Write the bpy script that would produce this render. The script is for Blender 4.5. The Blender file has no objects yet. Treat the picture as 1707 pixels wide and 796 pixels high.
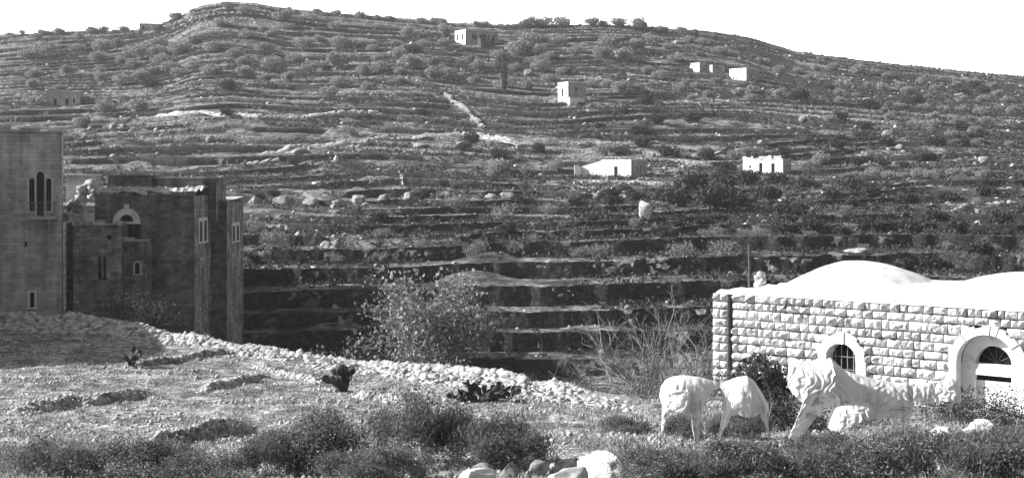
import bpy, math, random
import numpy as np
from mathutils import Vector, Matrix

random.seed(7)
RNG = np.random.default_rng(7)
scene = bpy.context.scene
COL = scene.collection
R = math.radians

# ------------------------------------------------------------------ camera, sky, sun, exposure
FOC, CU, HV = 2345.0, 853.5, 300.0          # focal length in photo pixels, centre column, eye-level row
cam_data = bpy.data.cameras.new("camera")
cam = bpy.data.objects.new("camera", cam_data)
COL.objects.link(cam)
cam.location = (0, 0, 0)
cam.rotation_euler = (R(90), 0, 0)
cam_data.sensor_width = 36
cam_data.lens = FOC / 1707 * 36
cam_data.shift_y = -(398 - HV) / 1707
cam_data.clip_end = 5000
scene.camera = cam

SUN_EL, SUN_AZ = R(29), R(-91)               # azimuth from +Y towards +X
SUN_DIR = Vector((math.sin(SUN_AZ) * math.cos(SUN_EL), math.cos(SUN_AZ) * math.cos(SUN_EL), math.sin(SUN_EL)))
world = bpy.data.worlds.new("World")
scene.world = world
world.use_nodes = True
wn, wl = world.node_tree.nodes, world.node_tree.links
sky = wn.new("ShaderNodeTexSky")
sky.sky_type = 'NISHITA'
sky.sun_disc = False
sky.sun_elevation = SUN_EL
sky.sun_rotation = SUN_AZ
sky.dust_density = 3.0
bw = wn.new("ShaderNodeRGBToBW")             # a black-and-white photograph: the sky's light is neutral
wl.new(sky.outputs[0], bw.inputs[0])
# bright hazy sky low over the ridge, deeper grey towards the zenith
wtc = wn.new("ShaderNodeTexCoord")
wsep = wn.new("ShaderNodeSeparateXYZ")
wl.new(wtc.outputs["Generated"], wsep.inputs[0])
wz = wn.new("ShaderNodeMapRange")
wz.interpolation_type = 'SMOOTHSTEP'
for i_, v_ in ((1, .12), (2, .42), (3, 1.0), (4, 0.0)): wz.inputs[i_].default_value = v_
wl.new(wsep.outputs[2], wz.inputs[0])
wy = wn.new("ShaderNodeMapRange")
wy.interpolation_type = 'SMOOTHSTEP'
for i_, v_ in ((1, .1), (2, .75), (3, 0.0), (4, 1.0)): wy.inputs[i_].default_value = v_
wl.new(wsep.outputs[1], wy.inputs[0])
wm = wn.new("ShaderNodeMath"); wm.operation = 'MULTIPLY'
wl.new(wz.outputs[0], wm.inputs[0]); wl.new(wy.outputs[0], wm.inputs[1])
wa = wn.new("ShaderNodeMath"); wa.operation = 'MULTIPLY_ADD'
wl.new(wm.outputs[0], wa.inputs[0]); wa.inputs[1].default_value = 8.0; wa.inputs[2].default_value = 1.0
wb = wn.new("ShaderNodeMath"); wb.operation = 'MULTIPLY'
wl.new(bw.outputs[0], wb.inputs[0]); wl.new(wa.outputs[0], wb.inputs[1])
wl.new(wb.outputs[0], wn["Background"].inputs[0])
wn["Background"].inputs[1].default_value = 0.07
sun_data = bpy.data.lights.new("sun", 'SUN')
sun_data.energy = 5.0
sun_data.angle = R(0.5)
sun_data.color = (1.0, 0.985, 0.97)
sun = bpy.data.objects.new("sun", sun_data)
COL.objects.link(sun)
sun.rotation_euler = SUN_DIR.to_track_quat('Z', 'Y').to_euler()
scene.view_settings.view_transform = 'Standard'
scene.view_settings.look = 'None'
scene.view_settings.gamma = 1
scene.view_settings.exposure = 1.0
scene.cycles.max_bounces = 6
scene.cycles.volume_bounces = 0

# ------------------------------------------------------------------ noise
def _h(ix, iy, iz, seed):
    n = (ix * 374761393 + iy * 668265263 + iz * 1440670441 + seed * 974711) & 0xffffffff
    n = ((n ^ (n >> 13)) * 1274126177) & 0xffffffff
    n = ((n ^ (n >> 15)) * 2246822519) & 0xffffffff
    return ((n ^ (n >> 16)) & 0xffff) / 65535.0
def noise(x, y, z=0.0, seed=0):
    x, y, z = np.broadcast_arrays(np.asarray(x, float), np.asarray(y, float), np.asarray(z, float))
    ix, iy, iz = np.floor(x).astype(np.int64), np.floor(y).astype(np.int64), np.floor(z).astype(np.int64)
    fx, fy, fz = x - ix, y - iy, z - iz
    fx, fy, fz = [f * f * (3 - 2 * f) for f in (fx, fy, fz)]
    r = 0
    for a in (0, 1):
        for b in (0, 1):
            for c in (0, 1):
                w = (fx if a else 1 - fx) * (fy if b else 1 - fy) * (fz if c else 1 - fz)
                r = r + w * _h(ix + a, iy + b, iz + c, seed)
    return r
def fbm(x, y, z=0.0, seed=0, oct=3):
    r, a, s = 0, 0.5, 0
    for o in range(oct):
        r = r + a * noise(np.asarray(x) * 2 ** o, np.asarray(y) * 2 ** o, np.asarray(z) * 2 ** o, seed + o)
        s += a
        a *= .5
    return r / s

# ------------------------------------------------------------------ materials (all neutral greys)
def mat(name, c0, c1, scale=3.0, bump=0.3, detail=6.0, rough=0.95, c2=None, scale2=0.3, lo=.35, hi=.65, bump_scale=None, dist=.05):
    m = bpy.data.materials.new(name)
    m.use_nodes = True
    n, l = m.node_tree.nodes, m.node_tree.links
    p = n["Principled BSDF"]
    p.inputs["Roughness"].default_value = rough
    p.inputs["Specular IOR Level"].default_value = 0.12
    tc = n.new("ShaderNodeTexCoord")
    geo = n.new("ShaderNodeNewGeometry")
    nz = n.new("ShaderNodeTexNoise")
    nz.inputs["Scale"].default_value = scale
    nz.inputs["Detail"].default_value = detail
    nz.inputs["Roughness"].default_value = .65
    l.new(geo.outputs["Position"], nz.inputs["Vector"])
    rp = n.new("ShaderNodeValToRGB")
    rp.color_ramp.elements[0].position, rp.color_ramp.elements[1].position = lo, hi
    rp.color_ramp.elements[0].color = (c0, c0, c0, 1)
    rp.color_ramp.elements[1].color = (c1, c1, c1, 1)
    l.new(nz.outputs[0], rp.inputs[0])
    out = rp.outputs[0]
    if c2 is not None:
        n2 = n.new("ShaderNodeTexNoise")
        n2.inputs["Scale"].default_value = scale2
        n2.inputs["Detail"].default_value = 5
        l.new(geo.outputs["Position"], n2.inputs["Vector"])
        r2 = n.new("ShaderNodeValToRGB")
        r2.color_ramp.elements[0].position, r2.color_ramp.elements[1].position = .45, .6
        r2.color_ramp.elements[0].color = (0, 0, 0, 1)
        r2.color_ramp.elements[1].color = (1, 1, 1, 1)
        l.new(n2.outputs[0], r2.inputs[0])
        mx = n.new("ShaderNodeMixRGB")
        l.new(r2.outputs[0], mx.inputs[0])
        l.new(out, mx.inputs[1])
        mx.inputs[2].default_value = (c2, c2, c2, 1)
        out = mx.outputs[0]
    l.new(out, p.inputs["Base Color"])
    if bump:
        bz = nz
        if bump_scale:
            bz = n.new("ShaderNodeTexNoise")
            bz.inputs["Scale"].default_value = bump_scale
            bz.inputs["Detail"].default_value = 5
            l.new(geo.outputs["Position"], bz.inputs["Vector"])
        bp = n.new("ShaderNodeBump")
        bp.inputs["Strength"].default_value = bump
        bp.inputs["Distance"].default_value = dist
        l.new(bz.outputs[0], bp.inputs["Height"])
        l.new(bp.outputs[0], p.inputs["Normal"])
    return m

def brick_mat(name, c0, c1, mortar, bw=.55, bh=.28, msize=.02, stain=.5):
    m = bpy.data.materials.new(name)
    m.use_nodes = True
    n, l = m.node_tree.nodes, m.node_tree.links
    p = n["Principled BSDF"]
    p.inputs["Roughness"].default_value = .95
    p.inputs["Specular IOR Level"].default_value = 0.1
    uv = n.new("ShaderNodeUVMap")
    nz0 = n.new("ShaderNodeTexNoise")
    nz0.inputs["Scale"].default_value = .9
    add = n.new("ShaderNodeMixRGB")
    add.blend_type = 'ADD'
    add.inputs[0].default_value = .16
    l.new(uv.outputs[0], nz0.inputs["Vector"])
    l.new(uv.outputs[0], add.inputs[1])
    l.new(nz0.outputs["Color"], add.inputs[2])
    b = n.new("ShaderNodeTexBrick")
    b.inputs["Scale"].default_value = 1
    b.inputs["Brick Width"].default_value = bw
    b.inputs["Row Height"].default_value = bh
    b.inputs["Mortar Size"].default_value = msize
    b.inputs["Mortar Smooth"].default_value = .3
    b.inputs["Color1"].default_value = (c0, c0, c0, 1)
    b.inputs["Color2"].default_value = (c1, c1, c1, 1)
    b.inputs["Mortar"].default_value = (mortar, mortar, mortar, 1)
    l.new(add.outputs[0], b.inputs["Vector"])
    nz = n.new("ShaderNodeTexNoise")
    nz.inputs["Scale"].default_value = .45
    nz.inputs["Detail"].default_value = 8
    nz.inputs["Roughness"].default_value = .7
    l.new(uv.outputs[0], nz.inputs["Vector"])
    rp = n.new("ShaderNodeValToRGB")
    rp.color_ramp.elements[0].position, rp.color_ramp.elements[1].position = .35, .65
    s = 1 - stain
    rp.color_ramp.elements[0].color = (s, s, s, 1)
    rp.color_ramp.elements[1].color = (1.15, 1.15, 1.15, 1)
    l.new(nz.outputs[0], rp.inputs[0])
    mx = n.new("ShaderNodeMixRGB")
    mx.blend_type = 'MULTIPLY'
    mx.inputs[0].default_value = 1
    l.new(b.outputs["Color"], mx.inputs[1])
    l.new(rp.outputs[0], mx.inputs[2])
    l.new(mx.outputs[0], p.inputs["Base Color"])
    mpv = n.new("ShaderNodeMapping")
    mpv.inputs["Scale"].default_value = (1.3, .13, 1)
    l.new(uv.outputs[0], mpv.inputs[0])
    nv = n.new("ShaderNodeTexNoise")
    nv.inputs["Scale"].default_value = 1.0
    nv.inputs["Detail"].default_value = 6
    l.new(mpv.outputs[0], nv.inputs["Vector"])
    rv_ = n.new("ShaderNodeValToRGB")
    rv_.color_ramp.elements[0].position, rv_.color_ramp.elements[1].position = .38, .62
    sv = 1 - stain * .7
    rv_.color_ramp.elements[0].color = (sv, sv, sv, 1)
    rv_.color_ramp.elements[1].color = (1.1, 1.1, 1.1, 1)
    l.new(nv.outputs[0], rv_.inputs[0])
    mx2 = n.new("ShaderNodeMixRGB")
    mx2.blend_type = 'MULTIPLY'
    mx2.inputs[0].default_value = 1
    l.new(mx.outputs[0], mx2.inputs[1])
    l.new(rv_.outputs[0], mx2.inputs[2])
    l.new(mx2.outputs[0], p.inputs["Base Color"])
    bp = n.new("ShaderNodeBump")
    bp.inputs["Strength"].default_value = .6
    bp.inputs["Distance"].default_value = .03
    mh = n.new("ShaderNodeMath")
    mh.operation = 'SUBTRACT'
    n3 = n.new("ShaderNodeTexNoise")
    n3.inputs["Scale"].default_value = 6
    l.new(uv.outputs[0], n3.inputs["Vector"])
    l.new(n3.outputs[0], mh.inputs[0])
    l.new(b.outputs["Fac"], mh.inputs[1])
    l.new(mh.outputs[0], bp.inputs["Height"])
    l.new(bp.outputs[0], p.inputs["Normal"])
    return m

def stone_mat(name, c0, c1, gap, scale=2.2, bump=.8, dist=.08):
    """dry-laid stones: cells with dark gaps"""
    m = bpy.data.materials.new(name)
    m.use_nodes = True
    n, l = m.node_tree.nodes, m.node_tree.links
    p = n["Principled BSDF"]
    p.inputs["Roughness"].default_value = .95
    p.inputs["Specular IOR Level"].default_value = 0.1
    geo = n.new("ShaderNodeNewGeometry")
    mp = n.new("ShaderNodeMapping")
    mp.inputs["Scale"].default_value = (1, 1, 1.7)
    l.new(geo.outputs["Position"], mp.inputs[0])
    v1 = n.new("ShaderNodeTexVoronoi")
    v1.inputs["Scale"].default_value = scale
    v2 = n.new("ShaderNodeTexVoronoi")
    v2.feature = 'DISTANCE_TO_EDGE'
    v2.inputs["Scale"].default_value = scale
    l.new(mp.outputs[0], v1.inputs["Vector"])
    l.new(mp.outputs[0], v2.inputs["Vector"])
    rb = n.new("ShaderNodeRGBToBW")
    l.new(v1.outputs["Color"], rb.inputs[0])
    rp = n.new("ShaderNodeValToRGB")
    rp.color_ramp.elements[0].color = (c0, c0, c0, 1)
    rp.color_ramp.elements[1].color = (c1, c1, c1, 1)
    l.new(rb.outputs[0], rp.inputs[0])
    r2 = n.new("ShaderNodeValToRGB")
    r2.color_ramp.elements[0].position, r2.color_ramp.elements[1].position = .0, .12
    r2.color_ramp.elements[0].color = (0, 0, 0, 1)
    r2.color_ramp.elements[1].color = (1, 1, 1, 1)
    l.new(v2.outputs["Distance"], r2.inputs[0])
    mx = n.new("ShaderNodeMixRGB")
    l.new(r2.outputs[0], mx.inputs[0])
    mx.inputs[1].default_value = (gap, gap, gap, 1)
    l.new(rp.outputs[0], mx.inputs[2])
    l.new(mx.outputs[0], p.inputs["Base Color"])
    bp = n.new("ShaderNodeBump")
    bp.inputs["Strength"].default_value = bump
    bp.inputs["Distance"].default_value = dist
    l.new(r2.outputs[0], bp.inputs["Height"])
    l.new(bp.outputs[0], p.inputs["Normal"])
    return m

def leaf_mat(name, c0, c1, trans=.25):
    m = bpy.data.materials.new(name)
    m.use_nodes = True
    n, l = m.node_tree.nodes, m.node_tree.links
    p = n["Principled BSDF"]
    p.inputs["Roughness"].default_value = .7
    p.inputs["Specular IOR Level"].default_value = .2
    geo = n.new("ShaderNodeNewGeometry")
    rp = n.new("ShaderNodeValToRGB")
    rp.color_ramp.elements[0].color = (c0, c0, c0, 1)
    rp.color_ramp.elements[1].color = (c1, c1, c1, 1)
    l.new(geo.outputs["Random Per Island"], rp.inputs[0])
    l.new(rp.outputs[0], p.inputs["Base Color"])
    tr = n.new("ShaderNodeBsdfTranslucent")
    l.new(rp.outputs[0], tr.inputs[0])
    mx = n.new("ShaderNodeMixShader")
    mx.inputs[0].default_value = trans
    l.new(p.outputs[0], mx.inputs[1])
    l.new(tr.outputs[0], mx.inputs[2])
    l.new(mx.outputs[0], n["Material Output"].inputs[0])
    return m

M = {
    'hill': mat('hill_soil', .03, .32, 1.0, 1.0, 10, c2=.045, scale2=.16, lo=.40, hi=.63, bump_scale=2.5, dist=.25),
    'field': mat('field_soil', .09, .52, 3.6, 1.0, 10, c2=.12, scale2=.8, lo=.38, hi=.63, bump_scale=9, dist=.12),
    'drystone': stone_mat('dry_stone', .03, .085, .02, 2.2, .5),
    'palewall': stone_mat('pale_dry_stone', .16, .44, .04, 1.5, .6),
    'twig': mat('grey_twig', .16, .32, 8, .4, 5),
    'rubble': mat('rubble_limestone', .15, .54, 2.5, .6, 8, lo=.36, hi=.62, dist=.05),
    'rock': mat('grey_rock', .12, .36, 2.0, .7, 7, dist=.1),
    'boulder': mat('white_boulder', .36, .7, 1.8, .5, 7, dist=.05),
    'stone_grass': mat('field_stone', .2, .55, 4, .4, 5),
    'olive': leaf_mat('olive_leaf', .14, .40, .3),
    'oak': leaf_mat('dark_leaf', .025, .075),
    'shrub': leaf_mat('shrub_leaf', .12, .30),
    'olive_dark': leaf_mat('dull_leaf', .05, .17),
    'scrub': leaf_mat('scrub_leaf', .02, .10),
    'fig': leaf_mat('pale_fig_leaf', .10, .42, .3),
    'broom': leaf_mat('broom_twig', .03, .26, .3),
    'grass': leaf_mat('dry_grass', .05, .56, .3),
    'cactus': mat('cactus_pad', .035, .075, 6, .3, 3, rough=.6),
    'bark': mat('bark', .09, .17, 8, .6, 5),
    'palebark': mat('pale_bark', .3, .5, 8, .4, 5),
    'tower_stone': brick_mat('tower_ashlar', .46, .62, .40, .58, .27, .02, .45),
    'dark_stone': brick_mat('weathered_ashlar', .15, .30, .15, .46, .25, .018, .6),
    'patch_stone': brick_mat('patched_and_brighter_side_ashlar', .16, .38, .17, .48, .27, .02, .6),
    'house_white': mat('whitewash_and_sunlit_side', .6, .78, 1.5, .3, 5),
    'bank': mat('weathered_limestone', .2, .52, 1.6, .6, 8, lo=.35, hi=.62),
    'house_grey': brick_mat('house_stone_and_shaded_side', .40, .55, .28, .5, .28, .02, .35),
    'plaster': mat('roof_plaster', .40, .74, 1.4, .3, 9, lo=.3, hi=.55, dist=.04),
    'ashlar': mat('rock_faced_limestone', .38, .78, 3.6, .9, 9, lo=.3, hi=.58, bump_scale=14, dist=.03),
    'mortar': mat('mortar', .12, .26, 6, .3),
    'smooth_stone': mat('dressed_limestone', .58, .76, 6, .25, 6, dist=.01),
    'trim': mat('window_trim', .5, .64, 4, .2),
    'darktrim': mat('dull_trim', .36, .46, 4, .2),
    'pane': mat('dark_opening', .008, .016, 3, 0, rough=.6),
    'wood': mat('weathered_wood', .07, .13, 7, .3),
    'iron': mat('iron', .18, .26, 9, .2, rough=.6),
    'cloth': mat('white_cloth', .84, .92, 6, .15, 4, rough=.9, dist=.01),
}

_n, _l = M['cloth'].node_tree.nodes, M['cloth'].node_tree.links      # thin sheeting lets the sun through
_t = _n.new("ShaderNodeBsdfTranslucent"); _t.inputs[0].default_value = (.9, .9, .9, 1)
_m = _n.new("ShaderNodeMixShader"); _m.inputs[0].default_value = .42
_l.new(_n["Principled BSDF"].outputs[0], _m.inputs[1]); _l.new(_t.outputs[0], _m.inputs[2]); _l.new(_m.outputs[0], _n["Material Output"].inputs[0])

_n, _l = M['ashlar'].node_tree.nodes, M['ashlar'].node_tree.links     # every block has a tone of its own
_g = _n.new("ShaderNodeNewGeometry"); _r = _n.new("ShaderNodeMapRange")
_r.inputs[3].default_value = .62; _r.inputs[4].default_value = 1.0
_l.new(_g.outputs["Random Per Island"], _r.inputs[0])
_x = _n.new("ShaderNodeMixRGB"); _x.blend_type = 'MULTIPLY'; _x.inputs[0].default_value = 1
_src = _n["Principled BSDF"].inputs["Base Color"].links[0].from_socket
_l.new(_src, _x.inputs[1]); _l.new(_r.outputs[0], _x.inputs[2]); _l.new(_x.outputs[0], _n["Principled BSDF"].inputs["Base Color"])

# ------------------------------------------------------------------ mesh helpers
def link(o, parent=None):
    COL.objects.link(o)
    if parent is not None:
        o.parent = parent
    return o
def tag(o, label=None, cat=None, group=None, kind=None):
    if label: o['label'] = label
    if cat: o['category'] = cat
    if group: o['group'] = group
    if kind: o['kind'] = kind
    return o
def empty(name, loc=(0, 0, 0), rz=0):
    o = bpy.data.objects.new(name, None)
    o.empty_display_size = .2
    o.location = loc
    o.rotation_euler = (0, 0, rz)
    return link(o)
def npmesh(name, V, F, mats, smooth=False, mi=None):
    """V (n,3); F an (m,3) or (m,4) array or list of such arrays"""
    me = bpy.data.meshes.new(name)
    V = np.asarray(V, np.float32)
    if not isinstance(F, list): F = [F]
    F = [np.asarray(f, np.int32) for f in F if len(f)]
    me.vertices.add(len(V))
    me.vertices.foreach_set("co", V.ravel())
    loops = np.concatenate([f.ravel() for f in F])
    sizes = np.concatenate([np.full(len(f), f.shape[1], np.int32) for f in F])
    starts = np.concatenate([[0], np.cumsum(sizes)[:-1]]).astype(np.int32)
    me.loops.add(len(loops))
    me.loops.foreach_set("vertex_index", loops)
    me.polygons.add(len(sizes))
    me.polygons.foreach_set("loop_start", starts)
    me.polygons.foreach_set("loop_total", sizes)
    if smooth: me.polygons.foreach_set("use_smooth", np.ones(len(sizes), bool))
    if mi is not None: me.polygons.foreach_set("material_index", np.asarray(mi, np.int32))
    for m in (mats if isinstance(mats, (list, tuple)) else [mats]): me.materials.append(m)
    me.update()
    me.validate()
    return me
def npobj(name, V, F, mats, parent=None, smooth=False, mi=None, loc=None):
    o = bpy.data.objects.new(name, npmesh(name, V, F, mats, smooth, mi))
    if loc is not None: o.location = loc
    return link(o, parent)

class MB:
    """collects polygons (with uv in metres for masonry) into one mesh"""
    def __init__(s): s.v, s.f, s.uv, s.m = [], [], [], []
    def poly(s, pts, uvs=None, m=0):
        i = len(s.v)
        s.v += [tuple(p) for p in pts]
        s.f.append(list(range(i, i + len(pts))))
        s.uv.append(uvs if uvs else [(p[0] + p[1], p[2]) for p in pts])
        s.m.append(m)
    def box(s, x0, y0, z0, x1, y1, z1, m=0, skip=''):
        P = lambda x, y, z: (x, y, z)
        if 'f' not in skip: s.poly([P(x0, y0, z0), P(x1, y0, z0), P(x1, y0, z1), P(x0, y0, z1)], m=m)
        if 'b' not in skip: s.poly([P(x1, y1, z0), P(x0, y1, z0), P(x0, y1, z1), P(x1, y1, z1)], m=m)
        if 'l' not in skip: s.poly([P(x0, y1, z0), P(x0, y0, z0), P(x0, y0, z1), P(x0, y1, z1)], m=m)
        if 'r' not in skip: s.poly([P(x1, y0, z0), P(x1, y1, z0), P(x1, y1, z1), P(x1, y0, z1)], m=m)
        if 't' not in skip: s.poly([P(x0, y0, z1), P(x1, y0, z1), P(x1, y1, z1), P(x0, y1, z1)], m=m)
        if 'd' not in skip: s.poly([P(x0, y1, z0), P(x1, y1, z0), P(x1, y0, z0), P(x0, y0, z0)], m=m)
    def tube(s, pts, rads, n=6, m=0):
        pts = [Vector(p) for p in pts]
        rings = []
        for i, p in enumerate(pts):
            d = (pts[min(i + 1, len(pts) - 1)] - pts[max(i - 1, 0)]).normalized()
            a = d.cross(Vector((0, 0, 1)) if abs(d.z) < .9 else Vector((1, 0, 0))).normalized()
            b = d.cross(a)
            r = rads[i] if isinstance(rads, (list, tuple)) else rads
            rings.append([len(s.v) + k for k in range(n)])
            s.v += [tuple(p + (a * math.cos(2 * math.pi * k / n) + b * math.sin(2 * math.pi * k / n)) * r) for k in range(n)]
        for i in range(len(rings) - 1):
            for k in range(n):
                f = [rings[i][k], rings[i][(k + 1) % n], rings[i + 1][(k + 1) % n], rings[i + 1][k]]
                s.f.append(f)
                s.uv.append([(0, 0)] * 4)
                s.m.append(m)
        for rg in (rings[0][::-1], rings[-1]):
            s.f.append(rg)
            s.uv.append([(0, 0)] * n)
            s.m.append(m)
    def build(s, name, mats, parent=None, smooth=False):
        me = bpy.data.meshes.new(name)
        me.from_pydata(s.v, [], s.f)
        ul = me.uv_layers.new(name="UVMap")
        flat = [c for f in s.uv for u in f for c in u]
        ul.data.foreach_set("uv", flat)
        me.polygons.foreach_set("material_index", s.m)
        if smooth: me.polygons.foreach_set("use_smooth", [True] * len(s.f))
        for m in (mats if isinstance(mats, (list, tuple)) else [mats]): me.materials.append(m)
        me.update()
        return link(bpy.data.objects.new(name, me), parent)

def ico(sub):
    import bmesh
    bm = bmesh.new()
    bmesh.ops.create_icosphere(bm, subdivisions=sub, radius=1)
    V = np.array([v.co[:] for v in bm.verts])
    F = np.array([[v.index for v in f.verts] for f in bm.faces])
    bm.free()
    return V, F
ICO1, ICO2, ICO3, ICO4 = ico(1), ico(2), ico(3), ico(4)
def rot_rand(n, tilt=math.pi):
    q = RNG.normal(size=(n, 4))
    q /= np.linalg.norm(q, axis=1)[:, None]
    w, x, y, z = q.T
    return np.stack([np.stack([1 - 2 * (y * y + z * z), 2 * (x * y - z * w), 2 * (x * z + y * w)], -1),
                     np.stack([2 * (x * y + z * w), 1 - 2 * (x * x + z * z), 2 * (y * z - x * w)], -1),
                     np.stack([2 * (x * z - y * w), 2 * (y * z + x * w), 1 - 2 * (x * x + y * y)], -1)], 1)
def stones(C, S, base=ICO1, rough=.3, flat=.7, nvar=12):
    """many stones: centres C (n,3), sizes S (n,)"""
    V0, F0 = base
    n = len(C)
    var = np.stack([V0 * (1 + rough * (2 * fbm(V0[:, 0] * 1.3 + 7 * k, V0[:, 1] * 1.3, V0[:, 2] * 1.3, 3 + k, 2)[:, None] - 1)) for k in range(nvar)])
    # facet the stones by clamping along random axes
    for k in range(nvar):
        for _ in range(8):
            a = RNG.normal(size=3); a /= np.linalg.norm(a)
            d = var[k] @ a
            lim = .48 + .3 * RNG.random()
            var[k] -= np.clip(d - lim, 0, None)[:, None] * a
    vv = var[RNG.integers(0, nvar, n)]
    vv = vv * (np.stack([.8 + .5 * RNG.random(n), .7 + .4 * RNG.random(n), (flat * (.8 + .4 * RNG.random(n)))], -1)[:, None, :])
    a = RNG.random(n) * 6.283
    ca, sa = np.cos(a)[:, None], np.sin(a)[:, None]
    x = vv[:, :, 0] * ca - vv[:, :, 1] * sa
    y = vv[:, :, 0] * sa + vv[:, :, 1] * ca
    t = RNG.normal(0, .25, n)[:, None]
    z = vv[:, :, 2] + x * t
    W = np.stack([x, y, z], -1) * np.asarray(S)[:, None, None] + np.asarray(C)[:, None, :]
    F = (F0[None] + (np.arange(n) * len(V0))[:, None, None]).reshape(-1, 3)
    return W.reshape(-1, 3), F
def leaf_quads(C, size, aspect=.5, up=0.0, out=None):
    """quads at centres C with random orientation; 'out' directions bend the long axis"""
    n = len(C)
    A = RNG.normal(size=(n, 3))
    if out is not None: A = A * .55 + out
    A[:, 2] += up
    A /= np.linalg.norm(A, axis=1)[:, None] + 1e-9
    B = np.cross(A, RNG.normal(size=(n, 3)))
    B /= np.linalg.norm(B, axis=1)[:, None] + 1e-9
    s = (size * (.6 + .8 * RNG.random(n)))[:, None]
    A, B = A * s * .5, B * s * .5 * aspect
    V = np.stack([C - A, C + B * 1.0, C + A, C - B * 1.0], 1).reshape(-1, 3)
    F = np.arange(4 * n).reshape(n, 4)
    return V, F

# ------------------------------------------------------------------ the lie of the land
D_TAB = np.array([92, 100, 106.5, 111, 115, 121, 130.6, 140, 156, 177, 205, 240, 275, 311, 365, 418, 464, 500.])
P_TAB = np.array([652, 628, 597, 553, 520, 478, 440, 407, 372, 345, 318, 290, 230, 175, 122, 75, 30, 4.])
SK_U = [-900, -200, 18, 100, 180, 230, 260, 300, 320, 340, 380, 430, 480, 560, 650, 760, 870, 1000, 1060, 1100, 1180, 1250, 1330, 1450, 1560, 1698, 1900, 2700]
SK_V = [130, 80, 54, 52, 51, 47, 40, 24, 12, 6, 0, 4, 14, 22, 29, 38, 40, 40, 44, 50, 56, 68, 92, 110, 124, 140, 170, 270]
D_RIDGE = 464.0
def sky_row(u): return np.interp(u, SK_U, SK_V)
def row_of(u, d):
    """photo row of the untermined slope at column u, depth d"""
    u, d = np.broadcast_arrays(np.asarray(u, float), np.asarray(d, float))
    p = np.interp(d, D_TAB, P_TAB)
    hi = 290 - (290 - sky_row(u)) * (290 - p) / 260.0
    p = np.where(d > 240, hi, p)
    w = np.clip((d - 150) / 80, 0, 1) * np.clip((D_RIDGE - d) / 60, 0, 1)
    p = p + w * 16 * (noise(u / 230., d / 70., 0, 5) - .5)
    w2 = np.clip((d - 105) / 20, 0, 1) * np.clip((u - 900) / 600, 0, 1.5)
    return p - w2 * 10
def z_base(u, d):
    u, d = np.broadcast_arrays(np.asarray(u, float), np.asarray(d, float))
    dd = np.minimum(d, D_RIDGE)
    z = dd * (HV - row_of(u, dd)) / FOC
    return z - np.clip(d - D_RIDGE, 0, None) * (.04 + .0012 * np.clip(d - D_RIDGE, 0, 150))
D0 = [106.5, 111, 115, 121, 130.6, 140, 148.5, 157, 167, 178, 191, 205, 219, 232]
while D0[-1] < 470: D0.append(D0[-1] + 7.2 + 1.2 * math.sin(len(D0) * 1.7))
D0 = np.array(D0)
K = len(D0)
SP = np.gradient(D0)
def terrace_d(u):
    """(K, n) depth of every terrace wall at columns u"""
    u = np.atleast_1d(np.asarray(u, float))
    k = np.arange(K)[:, None]
    # broad swings shared by neighbours, small ones of their own
    amp = np.interp(D0, [106, 125, 160, 220, 300, 470], [.22, .35, .7, 1.7, 1.5, 1.2])[:, None]
    g = (noise(u[None] / 300., k * .22, 0, 11) - .5) * 1.5 * amp + (noise(u[None] / 110., k * .5, 0, 12) - .5) * .4 * np.minimum(amp, 1)
    g += (noise(u[None] / 22., k * 1.0, 0, 13) - .5) * .05
    d = D0[:, None] + SP[:, None] * g
    return np.maximum.accumulate(d + k * 1e-3, axis=0)
F_K = np.interp(D0, [100, 165, 200, 240, 300, 470], [.95, .93, .82, .62, .54, .50])
def wall_frac(u):
    u = np.atleast_1d(np.asarray(u, float))
    k = np.arange(K)[:, None]
    low = (D0 < 200)[:, None]
    n1 = noise(u[None] / np.where(low, 150., 85.) + 31.7 * k, k * 1.37, 0, 21)
    f = np.clip((n1 - np.where(low, .13, .20)) * 6, 0, 1)
    f = f * np.where(low, 1.03, .78 + .5 * (noise(u[None] / 60., k * 2.1, 0, 22) - .3))
    return np.clip(f * F_K[:, None], 0, .97)
def d_bank(u):
    return np.interp(u, [-900, 18, 100, 200, 300, 400, 600, 800, 1000, 1090, 1150, 1220, 2700], [86, 83, 81, 78, 74, 70, 63, 57, 51, 49, 52, 63, 66])
def z_field(u, d):
    u, d = np.broadcast_arrays(np.asarray(u, float), np.asarray(d, float))
    z = np.interp(d, [0, 10, 20, 30, 40, 50, 60, 80, 100], [-1.7, -3.2, -4.9, -6.35, -7.2, -7.7, -8.05, -8.35, -8.5])
    x = (u - CU) / FOC * d
    z = z + .22 * (fbm(x / 3.1, d / 3.1, 0, 41, 3) - .5) + .13 * (fbm(x / .75, d / .75, 0, 42, 2) - .5) + .10 * (fbm(x / .28, d / .28, 0, 44, 2) - .5)
    for (u0, v0, u1, v1, h) in LEDGES:
        t = (u - u0) / (u1 - u0)
        dl = 1.0 / np.interp(np.clip(t, 0, 1), [0, 1], [1 / DV(v0), 1 / DV(v1)])
        dl = dl + .9 * (noise(u / 40., v0, 0, 43) - .5)
        m = np.clip(np.minimum(t, 1 - t) * 6, 0, 1) * (t > 0) * (t < 1)
        e = d - dl
        z = z + h * m * np.exp(-np.clip(e, 0, None) / 2.0) * np.clip((e + .3) / .45, 0, 1)
    return z
def DV(v):
    """depth on the field of photo row v"""
    dd = np.linspace(20, 100, 400)
    zz = np.interp(dd, [0, 10, 20, 30, 40, 50, 60, 80, 100], [-1.7, -3.2, -4.9, -6.35, -7.2, -7.7, -8.05, -8.35, -8.5])
    rows = HV - zz / dd * FOC
    return float(np.interp(-v, -rows, dd))
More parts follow.
